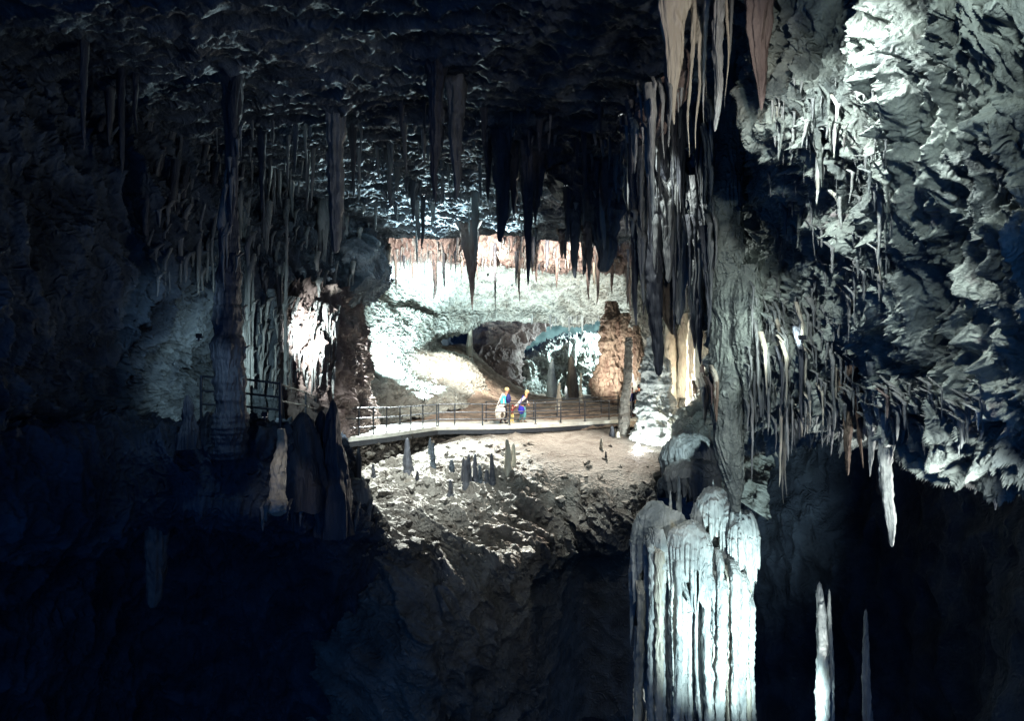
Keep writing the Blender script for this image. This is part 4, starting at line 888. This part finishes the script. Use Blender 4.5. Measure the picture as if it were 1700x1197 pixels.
def person(loc, H, rot, label, top, sleeve, legs, shoes, hair, pose, group=None, lean=.04, hairlong=0.0, hood=False, front=None):
    """faces local +X; pose: arms [(elbow),(hand)] x2 and feet [(knee),(ankle)] x2, in fractions of height"""
    e = empty('person', loc, label, 'person', group); e.rotation_euler = (0, 0, rot)
    S = lambda *v: tuple(H * q for q in v)
    lx = lean
    pel = S(0, 0, .53); waist = S(lx * .3, 0, .62); chest = S(lx * .8, 0, .75); neck = S(lx * 1.15, 0, .855); hb = S(lx * 1.35, 0, .895); hd = S(lx * 1.4 + .004, 0, .930)
    vs = [pel, waist, chest, neck, hb, hd]; es = [(0, 1), (1, 2), (2, 3), (3, 4), (4, 5)]
    rs = [(H * .085, H * .06), (H * .075, H * .055), (H * .095, H * .065), H * .03, H * .042, (H * .054, H * .066)]
    for sgn, (el, ha) in zip((1, -1), pose['arms']):
        sh = S(lx, sgn * .105, .80); i = len(vs)
        el = (el[0], sgn * abs(el[1]), el[2]); hv = Vector(ha); dv = (hv - Vector(el)).normalized()
        vs += [sh, S(*el), S(*ha), S(*(hv + dv * .028))]; es += [(2, i), (i, i + 1), (i + 1, i + 2), (i + 2, i + 3)]
        rs += [H * .036, H * .024, H * .016, (H * .018, H * .011)]
        side = dv.cross(Vector((0, 1, 0))).normalized() if abs(dv.y) < .9 else Vector((1, 0, 0)); pn = len(vs) - 1
        for k, (off, ln) in enumerate(((-.016, .036), (-.006, .042), (.005, .039), (.015, .031))):
            b0 = hv + dv * .038 + side * off; b1 = b0 + dv * ln + Vector((0, -sgn * .006, -.004)); j = len(vs)
            vs += [S(*b0), S(*b1)]; es += [(pn, j), (j, j + 1)]; rs += [H * .0052, H * .0042]
        b0 = hv + dv * .012 - side * .022; b1 = b0 + dv * .022 - side * .008; j = len(vs)
        vs += [S(*b0), S(*b1)]; es += [(i + 2, j), (j, j + 1)]; rs += [H * .0056, H * .0046]
    for sgn, (kn, an) in zip((1, -1), pose['legs']):
        hp = S(0, sgn * .05, .50); i = len(vs)
        vs += [hp, S(kn[0], sgn * .052, kn[2]), S(an[0], sgn * .052, an[2]), S(an[0] + .07, sgn * .056, an[2] - .022)]
        es += [(0, i), (i, i + 1), (i + 1, i + 2), (i + 2, i + 3)]; rs += [H * .050, H * .033, H * .020, H * .018]
    skin('body', vs, es, rs, M['skin'], e)
    q = Vector(hd)
    # face
    ell('nose', (q.x + H * .064, 0, q.z - H * .004), (H * .013, H * .008, H * .012), M['skin'], e)
    ell('mouth', (q.x + H * .050, 0, q.z - H * .024), (H * .006, H * .015, H * .004), M['maroon'], e)
    for sg in (1, -1):
        ell('eye', (q.x + H * .050, sg * H * .019, q.z + H * .008), (H * .006, H * .007, H * .005), M['eye'], e)
        ell('ear', (q.x, sg * H * .049, q.z), (H * .012, H * .006, H * .018), M['skin'], e)
    # clothes
    g = 1.0
    vs = [S(-.002, 0, .50), waist, chest, S(lx * 1.1, 0, .835)]; es = [(0, 1), (1, 2), (2, 3)]; rs = [(H * .122, H * .095), (H * .112, H * .09), (H * .128, H * .102), (H * .070, H * .060)]
    skin('jacket', vs, es, rs, M[top], e)
    for sgn, (el, ha) in zip((1, -1), pose['arms']):
        el = (el[0], sgn * abs(el[1]), el[2])
        skin('sleeve', [S(lx, sgn * .095, .80), S(*el), S(*(Vector(el).lerp(Vector(ha), .93)))], [(0, 1), (1, 2)], [H * .060, H * .046, H * .034], M[sleeve], e)
    if front: ell('jacket_front', S(lx + .062, -.02, .69), S(.075, .125, .14), M[front], e)
    for sgn, (kn, an) in zip((1, -1), pose['legs']):
        skin('trouser_leg', [S(0, sgn * .045, .53), S(kn[0], sgn * .052, kn[2]), S(an[0], sgn * .052, an[2] + .012)], [(0, 1), (1, 2)], [H * .082, H * .058, H * .044], M[legs], e)
        skin('shoe', [S(an[0] - .016, sgn * .052, an[2] - .012), S(an[0] + .05, sgn * .054, an[2] - .02), S(an[0] + .095, sgn * .056, an[2] - .026)], [(0, 1), (1, 2)], [H * .026, H * .023, H * .017], M[shoes], e)
    if hood: ell('hood', (q.x - H * .012, 0, q.z + H * .006), (H * .058, H * .062, H * .070), M[top], e)
    else:
        ell('hair', (q.x - H * .014, 0, q.z + H * .018), (H * .062, H * .064, H * .056), M[hair], e, nz=.1)
        if hairlong: ell('long_hair', (q.x - H * .045, 0, q.z - H * .05), (H * .032, H * .055, H * .085 * hairlong), M[hair], e, nz=.14)
    return e
_b = P(1058, 748, _d - .2); t = flood(_b + Vector((.05, .1, .05)), P(1096, 690, 30), LMP[2], WHITE, 2.6, .9, LMP[6], glow=8, body=.1)
ell('lamp_globe', (-.05, -.12, 0), (.14, .12, .24), emit('lamp_globe', (1, 1, .97), 12), t, nz=.02)
walk = dict(legs=[((.05, 0, .29), (.03, 0, .045)), ((-.01, 0, .28), (-.09, 0, .06))])
p = onfloor(836, 703.8); H1 = 60.5 / F * p.y
person(p, H1, math.radians(-8), 'adult in a cyan and navy jacket with a white bag walking along the walkway', 'cyan', 'cyan', 'black', 'black', 'blond',
       dict(arms=[((.0, .125, .64), (.07, .115, .55)), ((-.03, .13, .64), (-.02, -.13, .52))], **walk), front='navy', lean=.07, group=None)
bg_ = empty('shoulder_bag', p + Vector((-.15, -.38, H1 * .34)), 'white shoulder bag with a brown patch at the hip of the walking adult in cyan', 'bag')
o = ell('bag_body', (0, 0, 0), (.24, .13, .33), M['creamcloth'], bg_, nz=.12); ell('patch', (.08, -.075, -.08), (.09, .06, .17), M['rust'], bg_)
m_ = MB(); s0 = Vector(bg_.location)
m_.tube(s0 + Vector((-.15, 0, .28)), s0 + Vector((.10, .22, H1 * .50)), .022); m_.tube(s0 + Vector((.16, 0, .28)), s0 + Vector((.16, .22, H1 * .50)), .022); m_.build('strap', M['creamcloth'], bg_)
p = onfloor(868, 701.5); H2 = 54 / F * p.y
person(p, H2, math.radians(-12), 'long haired adult in dark clothes with cream sleeves holding the hand of a small child', 'black', 'creamcloth', 'tealcloth', 'rust', 'blond',
       dict(arms=[((.08, .12, .66), (.14, .10, .58)), ((-.09, .14, .62), (-.24, -.15, .46))], **walk), lean=.10, hairlong=1.2)
bg_ = empty('blue_bag', p + Vector((-.08, -.34, H2 * .40)), 'deep blue bag at the hip of the long haired adult', 'bag')
ell('bag_body', (0, 0, 0), (.16, .12, .19), M['blue'], bg_); m_ = MB(); s0 = Vector(bg_.location); m_.tube(s0 + Vector((-.1, 0, .15)), s0 + Vector((.1, .15, .7)), .02); m_.build('strap', M['blue'], bg_)
p = onfloor(850, 702.5); H3 = 31 / F * p.y
person(p, H3, math.radians(-8), 'small child in a maroon coat between the two walking adults', 'maroon', 'maroon', 'yellow', 'yellow', 'brownhair',
       dict(arms=[((.12, .11, .82), (.24, .12, .90)), ((.0, .16, .66), (.04, -.16, .52))], **walk), lean=.03, hood=True)
p = onfloor(1047, 692.5); H4 = 50 / F * p.y
person(p, H4, math.radians(-60), 'person in dark purple clothes half hidden behind the slender column', 'navy', 'navy', 'black', 'black', 'brownhair',
       dict(arms=[((.02, .13, .64), (.05, .12, .52)), ((.02, .13, .64), (.05, -.12, .52))], **walk))
p = onfloor(1062, 694); H5 = 56 / F * p.y
person(p, H5, math.radians(-120), 'person in a hooded black jacket and teal jeans beside the bright tiered flowstone', 'black', 'black', 'tealcloth', 'black', 'brownhair',
       dict(arms=[((.02, .13, .64), (.05, .12, .52)), ((.02, .13, .64), (.05, -.12, .52))], **walk), hood=True)
